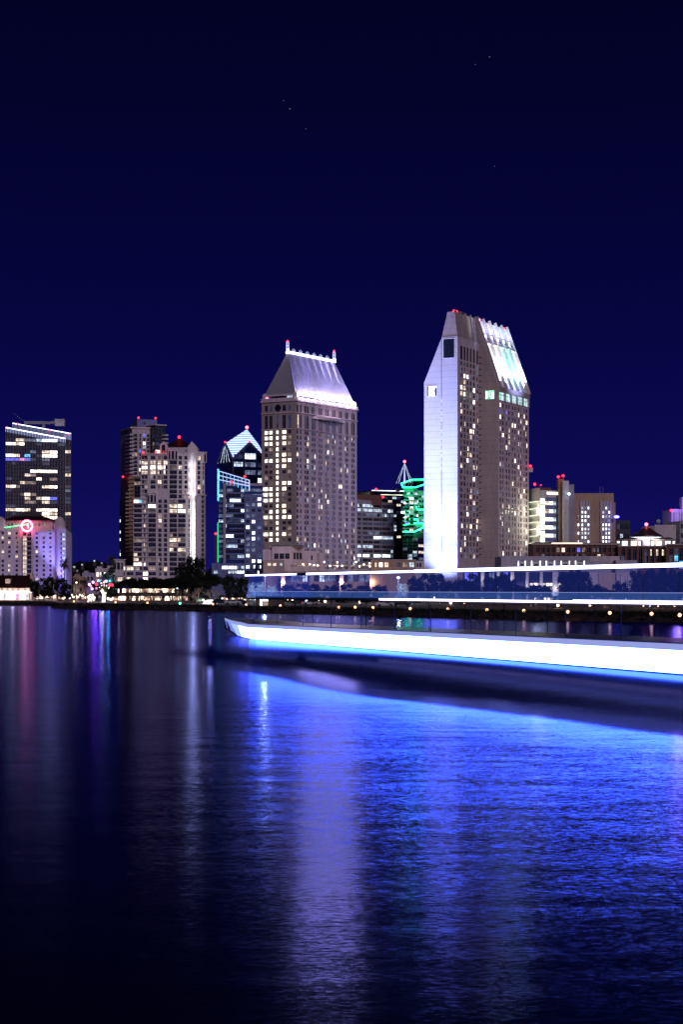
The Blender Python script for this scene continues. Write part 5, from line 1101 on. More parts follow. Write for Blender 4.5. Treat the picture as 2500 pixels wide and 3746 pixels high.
# ================================================================== waterfront left: shops, restaurant, kiosks
def waterfront():
    Y = 690; A, B = P(-60, Y), P(110, Y); b = Bld('shop_building', 'long shop with steep dark red tiled roof, dormer and brightly lit arcade at the left', 'shop', A)
    b.w.prism(foot(A, B, 12), Z(2167, Y), Z(2150, Y), 'cream2'); b.w.prism(foot(P(-60, Y + 3), P(108, Y + 3), 9), G0, Z(2167, Y), 'cream2')
    m = MB(); L = (B - A).length; T = Vector((1, 0)); z0, z1 = Z(2151, Y), Z(2104, Y)
    m.loft([(A.x, Y - 1, z0), (A.x, Y + 13, z0), (A.x, Y + 6, z1)], [(B.x, Y - 1, z0), (B.x, Y + 13, z0), (B.x, Y + 6, z1)], 'redroof'); m.build('roof', b.o)
    m = MB(); m.loft([(B.x, Y, G0), (B.x, Y + 12, G0), (B.x, Y + 12, z0), (B.x, Y + 6, z1 + .4), (B.x, Y, z0)], [(B.x + .4, Y, G0), (B.x + .4, Y + 12, G0), (B.x + .4, Y + 12, z0), (B.x + .4, Y + 6, z1 + .4), (B.x + .4, Y, z0)], 'cream2'); m.box(P(103, Y).x, P(110, Y).x, Y + 4, Y + 6, z0, Z(2096, Y), 'tan'); m.build('gable_wall', b.o)
    m = MB(); q0, q1 = P(19, Y), P(34, Y); m.box(q0.x, q1.x, Y - .2, Y + 4, Z(2134, Y), Z(2118, Y), 'cream'); m.box(q0.x + .3, q1.x - .3, Y - .25, Y - .1, Z(2132, Y), Z(2121, Y), 'W3'); m.box(q0.x + .65, q0.x + .8, Y - .3, Y - .2, Z(2132, Y), Z(2121, Y), 'cream'); m.build('dormer', b.o)
    for x in (6, 26, 47, 67, 90): b.win(A, B, Sx(A, B, x - 4), Sx(A, B, x + 4), Z(2164, Y), Z(2152, Y), 'W3', mull=1)
    for x in range(-58, 108, 14): m = MB(); m.fbox(A, B, Sx(A, B, x), Sx(A, B, x + 1.6), G0, Z(2167, Y), -.3, 0, 'cream'); m.build('arcade_post', b.o)
    for i, x in enumerate(range(-50, 105, 12)): b.win(P(-60, Y + 3), P(108, Y + 3), Sx(A, B, x), Sx(A, B, x + 10.5), G0 + .2, Z(2171, Y), ['SHOP', 'SHOP', 'PI', 'SHOP', 'SHOP', 'C2', 'SHOP'][i % 7], mull=1)
    m = MB()
    for k in range(28): m.ball((*P(-40 + 5.6 * k, Y - .6), Z(2167, Y) + .15 * (k % 3)), .22, 'STR', 6, 4)
    m.tube((*P(-40, Y - .6), Z(2166, Y)), (*P(112, Y - .6), Z(2166, Y)), .04, .04, 'frame', 4); m.build('string_lights', b.o); b.finish()
    for px in (0, 45, 90): light('POINT', (*P(px, Y - 4), 3), 900, (1, .7, .5), size=.6)
    # low arcade
    Y = 695; A, B = P(112, Y), P(160, Y); b = Bld('shop_arcade', 'low lit shop arcade between the red roofed shop and the flat roofed kiosk', 'shop', A)
    b.w.prism(foot(A, B, 8), Z(2174, Y), Z(2169, Y), 'barkdark'); b.w.prism(foot(P(112, Y + 3), P(160, Y + 3), 5), G0, Z(2174, Y), 'cream2')
    for x in range(113, 158, 9): b.win(P(112, Y + 3), P(160, Y + 3), Sx(A, B, x), Sx(A, B, x + 7.5), G0 + .6, Z(2175, Y), 'SHOP')
    for x in (112, 124, 136, 148, 159): m = MB(); m.fbox(A, B, Sx(A, B, x), Sx(A, B, x + .9), G0, Z(2174, Y), -.2, 0, 'cream'); m.build('arcade_post', b.o)
    b.finish()
    A, B = P(158, 680), P(206, 680); b = Bld('kiosk', 'glowing kiosk with flat dark roof and slim posts on the left promenade', 'kiosk', A)
    b.w.prism(foot(P(161, 683), P(203, 683), 5), G0, Z(2176, 683), 'cream2'); m = MB(); m.prism(foot(P(157, 679), P(207, 679), 10), Z(2176, 680), Z(2172, 680), 'barkdark'); m.prism(foot(P(164, 681), P(200, 681), 6), Z(2172, 680), Z(2169, 680), 'barkdark'); m.build('roof', b.o)
    for x in range(162, 200, 10): b.win(P(161, 683), P(203, 683), Sx(A, B, x) - .2, Sx(A, B, x + 9) - .2, Z(2187, 683), Z(2177, 683), 'SHOP')
    for x in (158, 169, 194, 204): m = MB(); m.fbox(A, B, Sx(A, B, x), Sx(A, B, x + 1), G0, Z(2176, 680), -.2, 0, 'cream'); m.build('post', b.o)
    b.finish(); light('POINT', (*P(180, 676), 3), 500, (1, .75, .55), size=.5)
    # restaurant behind figs
    Y = 640; A, B = P(398, Y), P(690, Y); b = Bld('restaurant', 'long two storey restaurant with glowing galleries seen between dark tree trunks', 'restaurant', A)
    b.w.prism(foot(A, B, 14), G0, Z(2180, Y), 'brown') if False else None
    b.w.prism(foot(P(398, Y + 3), P(690, Y + 3), 12), G0, Z(2150, Y), 'brown'); b.w.prism(foot(A, B, 4), Z(2180, Y), Z(2168, Y), 'barkdark'); b.w.prism(foot(A, B, 14), Z(2152, Y), Z(2148, Y), 'barkdark')
    m = MB(); m.loft([(A.x, Y - 1, Z(2149, Y)), (A.x, Y + 16, Z(2149, Y)), (A.x, Y + 8, Z(2132, Y))], [(B.x, Y - 1, Z(2149, Y)), (B.x, Y + 16, Z(2149, Y)), (B.x, Y + 8, Z(2132, Y))], 'barkdark'); m.build('roof', b.o)
    m = MB(); q0, q1 = P(402, Y - 3), P(470, Y - 3); m.loft([(q0.x, Y - 3, Z(2154, Y)), (q1.x, Y - 3, Z(2154, Y)), (q1.x, Y, Z(2142, Y)), (q0.x, Y, Z(2142, Y))], [(q0.x, Y - 3, Z(2153, Y)), (q1.x, Y - 3, Z(2153, Y)), (q1.x, Y, Z(2141, Y)), (q0.x, Y, Z(2141, Y))], 'bluecloth'); m.build('awning', b.o)
    for x in range(400, 688, 12):
        for y0, y1 in ((2168, 2154), (2196, 2181)): b.win(P(398, Y + 3), P(690, Y + 3), Sx(A, B, x), Sx(A, B, x + 11), Z(y0, Y), Z(y1, Y), pick([(2, 'SHOP'), (2, 'SHOP2'), (1, 'W2'), (1.2, 'glassdark')]), mull=1)
    for x in range(398, 692, 16): m = MB(); m.fbox(A, B, Sx(A, B, x), Sx(A, B, x + 1.2), G0, Z(2152, Y), -.2, 0, 'bark'); m.build('post', b.o)
    b.finish()
    Y = 600; A, B = P(712, Y), P(741, Y); b = Bld('kiosk', 'small park kiosk with teal hipped roof between two fig trees', 'kiosk', A)
    m = MB(); e = foot(P(708, Y - 1), P(744, Y - 1), 5); t = foot(P(724, Y + 1), P(729, Y + 1), 1); m.loft([(*p, Z(2190, Y)) for p in e], [(*p, Z(2181, Y)) for p in t], 'teal'); m.build('roof', b.o)
    b.w.prism(foot(P(714, Y + 1), P(739, Y + 1), 2.5), G0, Z(2190, Y), 'cream'); b.win(P(714, Y + 1), P(739, Y + 1), .3, 1.9, G0 + .3, Z(2191, Y), 'GR')
    for x in (711, 726, 740): m = MB(); m.fbox(A, B, Sx(A, B, x), Sx(A, B, x + 1), G0, Z(2190, Y), -.1, .1, 'cream'); m.build('post', b.o)
    b.finish()
    # restroom
    Y = 455; A, B = P(935, Y), P(1040, Y); b = Bld('restroom_building', 'dark flat roofed restroom building with one bright white doorway', 'building', A)
    b.w.prism(foot(P(935, Y), P(1040, Y), 6), G0, Z(2183, Y), 'darkbrown'); m = MB(); m.prism(foot(P(932, Y - .6), P(1043, Y - .6), 7.4), Z(2183, Y), Z(2180, Y), 'barkdark'); m.build('roof', b.o)
    m = MB(); m.fbox(A, B, Sx(A, B, 951), Sx(A, B, 960), G0 + .05, Z(2190, Y), .02, .06, 'C1'); m.fbox(A, B, Sx(A, B, 962), Sx(A, B, 981), Z(2199, Y), Z(2190, Y), .02, .06, 'C1'); m.fbox(A, B, Sx(A, B, 962), Sx(A, B, 981), G0 + .05, Z(2199, Y), .02, .06, 'W3'); m.fbox(A, B, Sx(A, B, 960), Sx(A, B, 962), G0, Z(2190, Y), .02, .2, 'frame'); m.build('doorway', b.o)
    b.finish(); light('POINT', (*P(962, Y - 2.5), 2.6), 60, (.85, .9, 1), size=.3)
    # shops behind park; the leftmost is added, its windows glowing for lamp halos
    for i, (x0, x1, yt, Y, lab) in enumerate(((208, 348, 2177, 668, 'added long low shop glowing for the lamp halos between the kiosk and the white glowing trunk'), (800, 905, 2180, 620, 'low shop with warm lit windows behind the parked cars'), (1045, 1190, 2183, 610, 'low shop with warm lit windows right of the restroom building'), (1240, 1420, 2186, 600, 'low market building with warm lit windows behind the bushes'), (1950, 2090, 2183, 600, 'low pavilion with warm lit wall behind slim park trees'), (2260, 2520, 2184, 560, 'low lit pavilion behind the trees near the right edge'))):
        A, B = P(x0, Y), P(x1, Y); b = Bld('low_shop', lab, 'shop', A); b.w.prism(foot(A, B, 8), G0, Z(yt, Y), 'darkbrown'); m = MB(); m.prism(foot(P(x0 - 4, Y - 1), P(x1 + 4, Y - 1), 10), Z(yt, Y), Z(yt - 3, Y), 'barkdark'); m.build('roof', b.o)
        for c in even((B - A).length, int((x1 - x0) / 12), .7, .3): b.win(A, B, c[0], c[1], G0 + .5, Z(yt + 4, Y), pick([(1.3, 'SHOP'), (3, 'SHOP2'), (1, 'W4'), (3, 'glassdark'), (.5, 'C2')]))
        b.finish()
    # small far buildings in the left gap
    for x0, x1, yt, Y, mat, lab in ((266, 303, 2110, 820, 'tan', 'small sandy flat roofed building in the gap right of the cream hotel'), (300, 345, 2098, 900, 'lilac', 'plain mauve building in the gap behind the purple lit trees'), (348, 392, 2082, 840, 'cream', 'cream house with bright window wall left of the condo podium')):
        A, B = P(x0, Y), P(x1, Y); b = Bld('low_building', lab, 'building', A); b.w.prism(foot(A, B, 12), G0, Z(yt, Y), mat); b.w.prism(foot(P(x0 + 6, Y + 3), P(x0 + 22, Y + 3), 4), Z(yt, Y), Z(yt - 10, Y), mat); b.w.fbox(A, B, 0, (B - A).length, Z(yt, Y) - .4, Z(yt, Y) + .3, -.2, .3, mat)
        for c in even((B - A).length, 3, .6, .3):
            for k in range(2): b.win(A, B, c[0], c[1], Z(yt, Y) - 3.2 - 3.2 * k, Z(yt, Y) - 1.5 - 3.2 * k, 'SHOP' if mat == 'cream' else pick([(3, 'glassdark'), (1, 'W3')]))
        b.finish()
    # hillside houses
    hs = ((270, 2078), (282, 2092), (345, 2056), (372, 2064), (300, 2070), (360, 2086))
    for i, (px, py) in enumerate(hs):
        Y = 2290; q = P(px, Y); z = Z(py, Y); w = 5; o = thing('hillside_house', ['lit low house on the dark hill just right of the cream hotel', 'small lit house low on the hill right of the cream hotel', 'highest tiny lit house on the dark wooded hill', 'tiny pink lit house on the hill above the purple trees', 'tiny house halfway up the dark hill', 'tiny lit house low on the dark hill beside the condo palm'][i], 'house', (q.x, q.y, z), 'houses on the dark hill')
        m = MB(); m.prism(foot(P(px - 5, Y), P(px + 5, Y), 10), z - 5, z + 2.4, 'darkgrey'); m.build('wall', o); m = MB(); m.prism(foot(P(px - 6, Y - 1), P(px + 6, Y - 1), 12), z + 2.4, z + 3.2, 'darkgrey'); m.build('roof', o); m = MB(); m.fquad(P(px - 5, Y), P(px + 5, Y), .6, 2.4 if i else 3.2, z + .6, z + 2.2, .1, 'W3' if i % 2 else 'C2'); m.build('window', o)
m_wall('darkbrown', (.06, .045, .04))
waterfront()

# ================================================================== vegetation
def leafy(mb, c, r, n, s, mat, rz, flat=1.0):
    for k in range(n):
        d = Vector((rz.gauss(0, 1), rz.gauss(0, 1), rz.gauss(0, 1))).normalized() * (r * rz.random() ** .4); d.z *= flat
        p = Vector(c) + d; a = Vector((rz.uniform(-1, 1), rz.uniform(-1, 1), rz.uniform(-.7, .7))).normalized() * s * rz.uniform(.6, 1.3); bb = a.orthogonal().normalized() * s * rz.uniform(.4, .8)
        mb.face([p - a, p - bb * .8, p + a, p + bb * .8], mat)
def tree_mesh(seed, leaf, bark, style):
    """unit tree: crown about 1 wide, 1 high"""
    rz = random.Random(seed); tr = MB(); cr = MB()
    tips = []
    def branch(p, d, L, r, lev):
        q = p + d * L; tr.tube(p, q, r, r * .68, bark, 5)
        if lev == 0: tips.append(q); return
        for k in range(3 if lev > 1 else 2):
            nd = (d + Vector((rz.gauss(0, .55), rz.gauss(0, .55), rz.uniform(-.05, .35)))).normalized(); branch(q, nd, L * rz.uniform(.6, .85), r * .66, lev - 1)
    if style == 'fig':
        for k in range(5):
            a = 2 * math.pi * k / 5 + rz.random(); branch(Vector((.02 * math.cos(a), .02 * math.sin(a), 0)), Vector((.55 * math.cos(a), .55 * math.sin(a), 1)).normalized(), .24, .022, 2)
        for k in range(36):
            a = rz.random() * 6.283; rr = rz.random() ** .5 * .44; z = .62 + .26 * (1 - (rr / .45) ** 2) * rz.uniform(.6, 1) - .05 * rz.random(); leafy(cr, (rr * math.cos(a), rr * math.sin(a), z), rz.uniform(.10, .16), 90, .040, leaf, rz, .75)
    elif style == 'tall':
        branch(Vector((0, 0, 0)), Vector((.03, 0, 1)), .28, .03, 3)
        for k in range(26):
            a = rz.random() * 6.283; z = rz.uniform(.2, .93); rr = rz.random() ** .5 * .46 * (1 - abs(z - .5) * 1.1); leafy(cr, (rr * math.cos(a), rr * math.sin(a), z), rz.uniform(.10, .17), 85, .042, leaf, rz)
    elif style == 'open':
        for k in range(3):
            a = 2.1 * k + rz.random(); branch(Vector((.03 * math.cos(a), .03 * math.sin(a), 0)), Vector((.3 * math.cos(a), .3 * math.sin(a), 1)).normalized(), .26, .016, 3)
        for t in tips:
            if rz.random() < .8: leafy(cr, (t.x, t.y, min(.92, t.z)), rz.uniform(.06, .12), 40, .034, leaf, rz, .6)
    elif style == 'bush':
        branch(Vector((0, 0, 0)), Vector((0, 0, 1)), .15, .03, 2)
        for k in range(16):
            a = rz.random() * 6.283; z = rz.uniform(.15, .8); rr = rz.random() ** .5 * .4 * (1 - z * .4); leafy(cr, (rr * math.cos(a), rr * math.sin(a), z), .16, 70, .03, leaf, rz)
    elif style == 'palm':
        tr.tube((0, 0, 0), (.02, 0, .45), .028, .018, bark, 7); tr.tube((.02, 0, .45), (0, 0, .82), .018, .020, bark, 7)
        for k in range(46):
            a = rz.random() * 6.283; el = rz.uniform(-.9, 1.2); L = rz.uniform(.15, .24); prev = Vector((0, 0, .84)); d = Vector((math.cos(a) * math.cos(el), math.sin(a) * math.cos(el), math.sin(el)))
            for j in range(4):
                nx = prev + d * L / 4; sd = Vector((-d.y, d.x, 0)).normalized() * .02 * (1 - j * .2); cr.face([prev - sd, prev + sd, nx + sd * .7, nx - sd * .7], leaf); cr.face([prev + Vector((0, 0, .006)), nx + Vector((0, 0, -.03)), nx + sd * 1.6, prev + sd * 1.5], leaf); d = (d + Vector((0, 0, -.28))).normalized(); prev = nx
    def mk(m, nm):
        me = bpy.data.meshes.new(nm); me.from_pydata(m.v, [], m.f)
        for q in m.mats: me.materials.append(MATS[q])
        me.polygons.foreach_set('material_index', m.m); me.update(); return me
    return mk(tr, 'trunk'), mk(cr, 'crown')
TM = {}
def tree(name, label, px, Y, top, wpx, style, leaf='leafdark', bark='barkdark', seed=0, group=None, ground_z=G0):
    key = (style, leaf, bark, seed)
    if key not in TM: TM[key] = tree_mesh(hash(style) % 1 + seed * 17 + len(leaf), leaf, bark, style)
    q = P(px, Y); h = Z(top, Y) - ground_z; w = wpx / F * Y
    o = thing(name, label, 'palm tree' if style == 'palm' else 'tree', (q.x, q.y, ground_z), group)
    rot = rnd.uniform(0, 6.28)
    for nm, me in zip(('trunk', 'crown'), TM[key]):
        c = bpy.data.objects.new(nm, me); COL.objects.link(c); c.parent = o
    o.rotation_euler = (0, 0, rot); o.scale = (w * 1.08, w * 1.08, h * 1.03)
    return o
ORD = ['first', 'second', 'third', 'fourth', 'fifth', 'sixth', 'seventh', 'eighth', 'ninth', 'tenth', 'eleventh', 'twelfth', 'thirteenth', 'fourteenth', 'fifteenth', 'sixteenth', 'seventeenth', 'eighteenth', 'nineteenth', 'twentieth', 'twenty-first', 'twenty-second', 'twenty-third', 'twenty-fourth', 'twenty-fifth', 'twenty-sixth', 'twenty-seventh', 'twenty-eighth', 'twenty-ninth', 'thirtieth']
def row(lst, name, tail, group, style, leaf='leafdark', bark='barkdark', nseed=3):
    for i, (px, Y, top, w) in enumerate(lst): tree(name, f'{ORD[i]} {tail}', px, Y, top, w, style, leaf, bark, i % nseed, group)
def vegetation():
    row([(128, 640, 2125, 50), (158, 650, 2118, 56), (190, 640, 2114, 62), (222, 635, 2113, 60), (246, 630, 2140, 44)], 'round_tree', 'dark round tree from the left before the cream hotel', 'dark round trees before the cream hotel', 'tall')
    row([(472, 575, 2110, 95), (520, 570, 2112, 85), (557, 575, 2108, 80), (592, 570, 2110, 75), (628, 570, 2106, 80), (668, 565, 2100, 100), (716, 560, 2096, 110), (780, 545, 2094, 108)], 'fig_tree', 'dark spreading fig tree from the left in the row below the pale condo tower', 'fig trees along the shore park', 'fig', bark='bark')
    row([(668, 640, 2062, 70), (700, 650, 2044, 90), (736, 640, 2050, 80)], 'tall_tree', 'tall dark tree from the left rising behind the fig row', 'tall trees behind the fig row', 'tall')
    row([(838, 520, 2103, 52), (868, 540, 2118, 46), (890, 530, 2112, 44)], 'park_tree', 'small dark tree from the left between fig row and restroom', 'small trees left of the restroom', 'tall', nseed=2)
    tree('fig_tree', 'dark teal tinted tree behind the white glowing trunk', 398, 620, 2078, 84, 'tall', 'leaf', 'barkdark', 4)
    tree('fig_tree', 'tree glowing purple between the lit bush and the white trunk', 345, 630, 2112, 50, 'open', 'leaf', 'bark', 1)
    q = P(378, 588); o = thing('wrapped_tree', 'tree with a bright white forked trunk wrapped in light strings beside the purple lanterns', 'tree', (q.x, q.y, G0)); m = MB()
    m.tube((q.x, q.y, G0), (q.x + .2, q.y, G0 + 2.4), .55, .5, 'TREEW', 8)
    for dx, dz in ((-1.5, 2.4), (-.8, 3.0), (0, 3.2), (.8, 3.1), (1.6, 2.5)): m.tube((q.x + .2, q.y, G0 + 2.3), (q.x + .2 + dx * .7, q.y + .2 * dx, G0 + 2.3 + dz * .55), .3, .2, 'TREEW', 6); m.tube((q.x + .2 + dx * .7, q.y + .2 * dx, G0 + 2.3 + dz * .55), (q.x + .2 + dx, q.y, G0 + 2.3 + dz), .2, .1, 'TREEW', 6)
    m.build('trunk', o)
    c = bpy.data.objects.new('crown', TM[('open', 'leaf', 'bark', 1)][1]); COL.objects.link(c); c.parent = o; c.scale = (4.5, 4.5, 7.5)
    light('POINT', (q.x, q.y - 3, 4), 900, (1, .95, .75), size=.6)
    tree('lit_bush', 'bush wrapped in bright warm lights left of the white glowing trunk', 333, 600, 2170, 26, 'bush', 'TREEW', 'TREEW', 0)
    for px, py, c, e in ((350, 2128, (.40, .10, 1), 1300), (338, 2146, (.6, .1, 1), 700), (366, 2130, (.35, .1, 1), 900), (395, 2125, (.05, .6, .9), 900), (230, 2150, (.3, .2, 1), 0)):
        if e: light('POINT', (*P(px, 616), Z(py, 616)), e, c, size=.4)
    for i, (px, py, c) in enumerate(((340, 2130, 'NVIO'), (352, 2137, 'RED'), (331, 2144, 'PI'), (336, 2154, 'NVIO'), (352, 2152, 'PI'), (362, 2125, 'CY'), (388, 2126, 'NVIO'), (401, 2125, 'CY'), (401, 2140, 'RED'), (410, 2140, 'RED'), (374, 2143, 'PI'), (326, 2138, 'NVIO'))):
        q = P(px, 608); z = Z(py, 608); cn = {'NVIO': 'violet', 'RED': 'red', 'PI': 'pink', 'CY': 'cyan'}[c]; o = MB(); o.ball((q.x, q.y, z), .42, c if c != 'NVIO' else 'LAMPV', 6, 4); o.tube((q.x, q.y, z), (q.x, q.y, z + 1.2), .03, .03, 'frame', 4); tag(o.build('lantern', loc=(q.x, q.y, z)), f'{ORD[i]} coloured lantern, {cn}, hanging among the purple lit branches', 'lantern', 'coloured lanterns in the purple lit trees')
    for px, Y, top, w, lab in ((237, 700, 2043, 62, 'tall thin palm in front of the blue lit hotel corner'), (411, 780, 2026, 62, 'palm tree in front of the arched condo podium'), (275, 660, 2116, 66, 'short palm under the sandy building'), (308, 640, 2118, 78, 'darker short palm left of the purple lanterns'), (316, 620, 2132, 60, 'lowest palm beside the purple lit branches'), (142, 640, 2130, 50, 'short palm before the left round trees')):
        tree('palm_tree', lab, px, Y, top, w * 1.6 if top < 2060 else w * 1.3, 'palm', 'palm', 'bark', 0 if px < 300 else 1, 'palm trees by the shore')
    # pale floodlit trees
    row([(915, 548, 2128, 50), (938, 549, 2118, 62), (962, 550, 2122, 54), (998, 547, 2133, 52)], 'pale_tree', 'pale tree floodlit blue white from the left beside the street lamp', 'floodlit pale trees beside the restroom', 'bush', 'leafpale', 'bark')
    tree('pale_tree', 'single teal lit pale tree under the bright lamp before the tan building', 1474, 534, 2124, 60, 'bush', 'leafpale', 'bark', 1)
    row([(1055, 560, 2140, 70), (1105, 570, 2138, 80), (1160, 560, 2140, 80), (1215, 560, 2143, 70), (1270, 570, 2140, 76), (1330, 560, 2146, 80), (1390, 560, 2142, 70)], 'shore_tree', 'low dark tree from the left behind the glass of the boat', 'low dark trees below the hotel terrace', 'tall')
    row([(1520, 520, 2112, 70), (1565, 520, 2104, 78), (1600, 530, 2106, 74), (1655, 500, 2122, 72), (1695, 500, 2118, 70), (1735, 500, 2102, 70), (1790, 500, 2118, 64), (1838, 500, 2094, 78), (1868, 510, 2118, 56)], 'dense_tree', 'dense dark tree from the left below the tallest tower', 'dense trees below the tallest tower', 'tall', nseed=4)
    row([(1915, 380, 2106, 80), (1965, 370, 2104, 84), (2000, 380, 2112, 60), (2210, 380, 2134, 70), (2245, 370, 2130, 74)], 'slender_tree', 'open branched slender tree from the left near the right shore', 'slender open trees on the right shore', 'open', 'leafdark', 'bark')
    row([(2070, 400, 2098, 74), (2110, 400, 2090, 84), (2142, 410, 2100, 60), (2190, 400, 2137, 80), (2270, 400, 2130, 70), (2325, 400, 2094, 86), (2375, 400, 2090, 96), (2420, 410, 2092, 86), (2470, 400, 2088, 96), (2520, 400, 2094, 80)], 'leafy_tree', 'broad dark leafy tree from the left on the right shore', 'broad leafy trees on the right shore', 'tall', nseed=4)
    row([(x, 440 - (x - 1040) * .07, 2184, 46) for x in range(1060, 2500, 92)], 'shrub', 'low bare shrub from the left along the shore path', 'low shrubs along the shore path', 'open', 'leafdark', 'bark')
    m = MB(); rz = random.Random(5)
    for k in range(420):
        px = rz.uniform(196, 2520); Y = shoreY(px) + rz.uniform(7, 15); q = P(px, Y); leafy(m, (q.x, q.y, G0 + .15), rz.uniform(.5, 1.0), 16, .22, 'leafdark', rz, .6)
    o = m.build('bank_shrubs'); o['kind'] = 'stuff'; tag(o, 'dark low ground cover on top of the shore bank', 'ground cover')
m_em('LAMPV', (.4, .2, 1), 9)
vegetation()

# ================================================================== lamps and cars
def lamps():
    pts = [(270, 2200), (322, 2200), (422, 2203), (539, 2205), (658, 2207), (779, 2210), (901, 2213), (1026, 2216), (1240, 2221), (1300, 2221), (1365, 2223), (1502, 2226), (1640, 2228), (1783, 2231), (1918, 2234), (2079, 2238), (2233, 2242), (2386, 2245), (2489, 2250)]
    for i, (px, py) in enumerate(pts):
        Y = 3.55 * F / (py - HY); q = P(px, Y); z = 1.45; mat = 'LAMPG' if px == 658 else 'LAMP'
        o = thing('bollard_light', f'{ORD[i]} small {"green" if px == 658 else "orange"} path light from the left along the dark shore', 'path light', (q.x, q.y, G0), 'path lights along the shore')
        m = MB(); m.tube((q.x, q.y, G0), (q.x, q.y, z - .1), .09, .09, 'frame', 6); m.build('post', o); m = MB(); m.ball((q.x, q.y, z), .26, mat, 8, 6); m.build('globe', o)
        light('POINT', (q.x, q.y, z + .5), 26, (1, .5, .28) if mat == 'LAMP' else (.1, 1, .5), size=.2)
    for i, (px, y0, Y, mt, r, en, lab) in enumerate(((970, 2104, 545, 'LAMPC', .5, 2600, 'blue white street lamp beside the pale floodlit trees'), (878, 2152, 560, 'LAMPC', .35, 300, 'slim street lamp above the parked cars'), (1458, 2113, 530, 'LAMPC', .45, 2200, 'bright street lamp above the teal lit tree'), (184, 2131, 640, 'LAMPW', .2, 60, 'small lamp among the left round trees'), (279, 2131, 650, 'LAMPW', .35, 300, 'tall warm lamp beside the short palm'), (648, 2152, 560, 'LAMPC', .2, 60, 'small lamp between the fig trees'), (2323, 2197, 470, 'LAMPC', .25, 80, 'blue white lamp among the right shore trees'), (2211, 2204, 420, 'LAMP', .4, 300, 'large orange lamp among the right shore trees'), (2496, 2100, 500, 'LAMPC', .4, 300, 'white lamp at the right edge of the tree row'))):
        q = P(px, Y); z = Z(y0, Y); o = thing('street_lamp', lab, 'street lamp', (q.x, q.y, G0), 'street lamps in the shore park'); m = MB(); m.tube((q.x, q.y, G0), (q.x, q.y, z), .12, .07, 'metal', 6); m.build('pole', o); m = MB(); m.ball((q.x, q.y, z), r, mt, 8, 6, .7); m.build('lamp_head', o); light('POINT', (q.x, q.y - (4 if en > 2000 else 2.5), z - .8), en * (2.2 if en > 2000 else 1), {'LAMPC': (.5, .65, 1), 'LAMPW': (1, .8, .6), 'LAMP': (1, .6, .35)}[mt], size=.3)
    gl = sorted([(236, 2186, 640), (254, 2186, 640), (322, 2184, 630), (395, 2190, 600), (412, 2188, 610), (436, 2190, 600), (744, 2195, 560), (802, 2195, 590), (228, 2183, 660), (262, 2177, 655), (268, 2184, 650), (286, 2183, 650), (300, 2179, 640), (310, 2186, 640), (346, 2186, 620), (217, 2175, 680), (246, 2181, 670), (279, 2181, 660), (292, 2176, 665), (461, 2183, 620), (813, 2189, 600), (832, 2190, 600), (852, 2192, 600), (877, 2195, 560), (917, 2190, 600), (931, 2194, 600), (1038, 2196, 560), (1054, 2195, 560), (1070, 2194, 570), (1078, 2190, 580), (1122, 2200, 540), (1165, 2201, 540), (1190, 2203, 540), (1317, 2203, 500), (1330, 2198, 520), (1414, 2204, 500), (1590, 2186, 520), (1610, 2204, 500), (1650, 2205, 480), (1700, 2205, 480), (1945, 2202, 430), (1960, 2206, 430), (2043, 2220, 400), (2160, 2220, 400), (2356, 2222, 400), (2379, 2218, 400), (2410, 2223, 400), (2470, 2224, 400)])
    names = ['warm', 'white']
    for i, (px, py, Y) in enumerate(gl):
        q = P(px, Y); z = max(Z(py, Y), 1.6); r = rnd.uniform(.22, .42); mt = 'LAMPW' if i % 5 else 'LAMPC'
        a = 'left' if px < 500 else ('middle' if px < 1500 else 'right'); idx = sum(1 for g in gl[:i] if ('left' if g[0] < 500 else ('middle' if g[0] < 1500 else 'right')) == a)
        o = thing('globe_lamp', f'{ORD[idx]} glowing globe lamp from the left on the {a} stretch of promenade', 'lamp', (q.x, q.y, G0), 'globe lamps on the promenade'); m = MB(); m.tube((q.x, q.y, G0), (q.x, q.y, z), .06, .05, 'frame', 5); m.build('post', o); m = MB(); m.ball((q.x, q.y, z), r, mt, 8, 5); m.build('globe', o)
        if i % 2 == 0: light('POINT', (q.x, q.y - 1, z + .3), 260, (1, .7, .45), size=.3)
def car(px, Y, mat, label, flip=1, head=None):
    q = P(px, Y); o = thing('parked_car', label, 'car', (q.x, q.y, G0), 'cars parked in the shore park'); L = 4.4
    prof = [(-2.2, .35), (2.2, .35), (2.2, .85), (1.3, .95), (.6, 1.45), (-1.2, 1.48), (-1.9, .98), (-2.2, .9)]
    m = MB(); m.loft([(q.x + x * flip, q.y - .9, G0 + z) for x, z in prof], [(q.x + x * flip, q.y + .9, G0 + z) for x, z in prof], mat); m.build('body', o)
    m = MB(); g = [(1.1, .98), (.55, 1.38), (-1.1, 1.4), (-1.6, 1.0)]; m.face([(q.x + x * flip, q.y - .91, G0 + z) for x, z in g], 'glassdark'); m.build('side_window', o)
    for x in (-1.35, 1.4):
        for y in (-.92, .72): m = MB(); m.tube((q.x + x, q.y + y, G0 + .34), (q.x + x, q.y + y + .2, G0 + .34), .34, .34, 'tire', 10); m.build('wheel', o)
    m = MB(); m.box(q.x + 2.2 * flip - .06, q.x + 2.2 * flip + .06, q.y - .8, q.y - .4, G0 + .6, G0 + .8, head or 'glassdark'); m.build('headlight' if head != 'RED' else 'tail_light', o)
lamps()
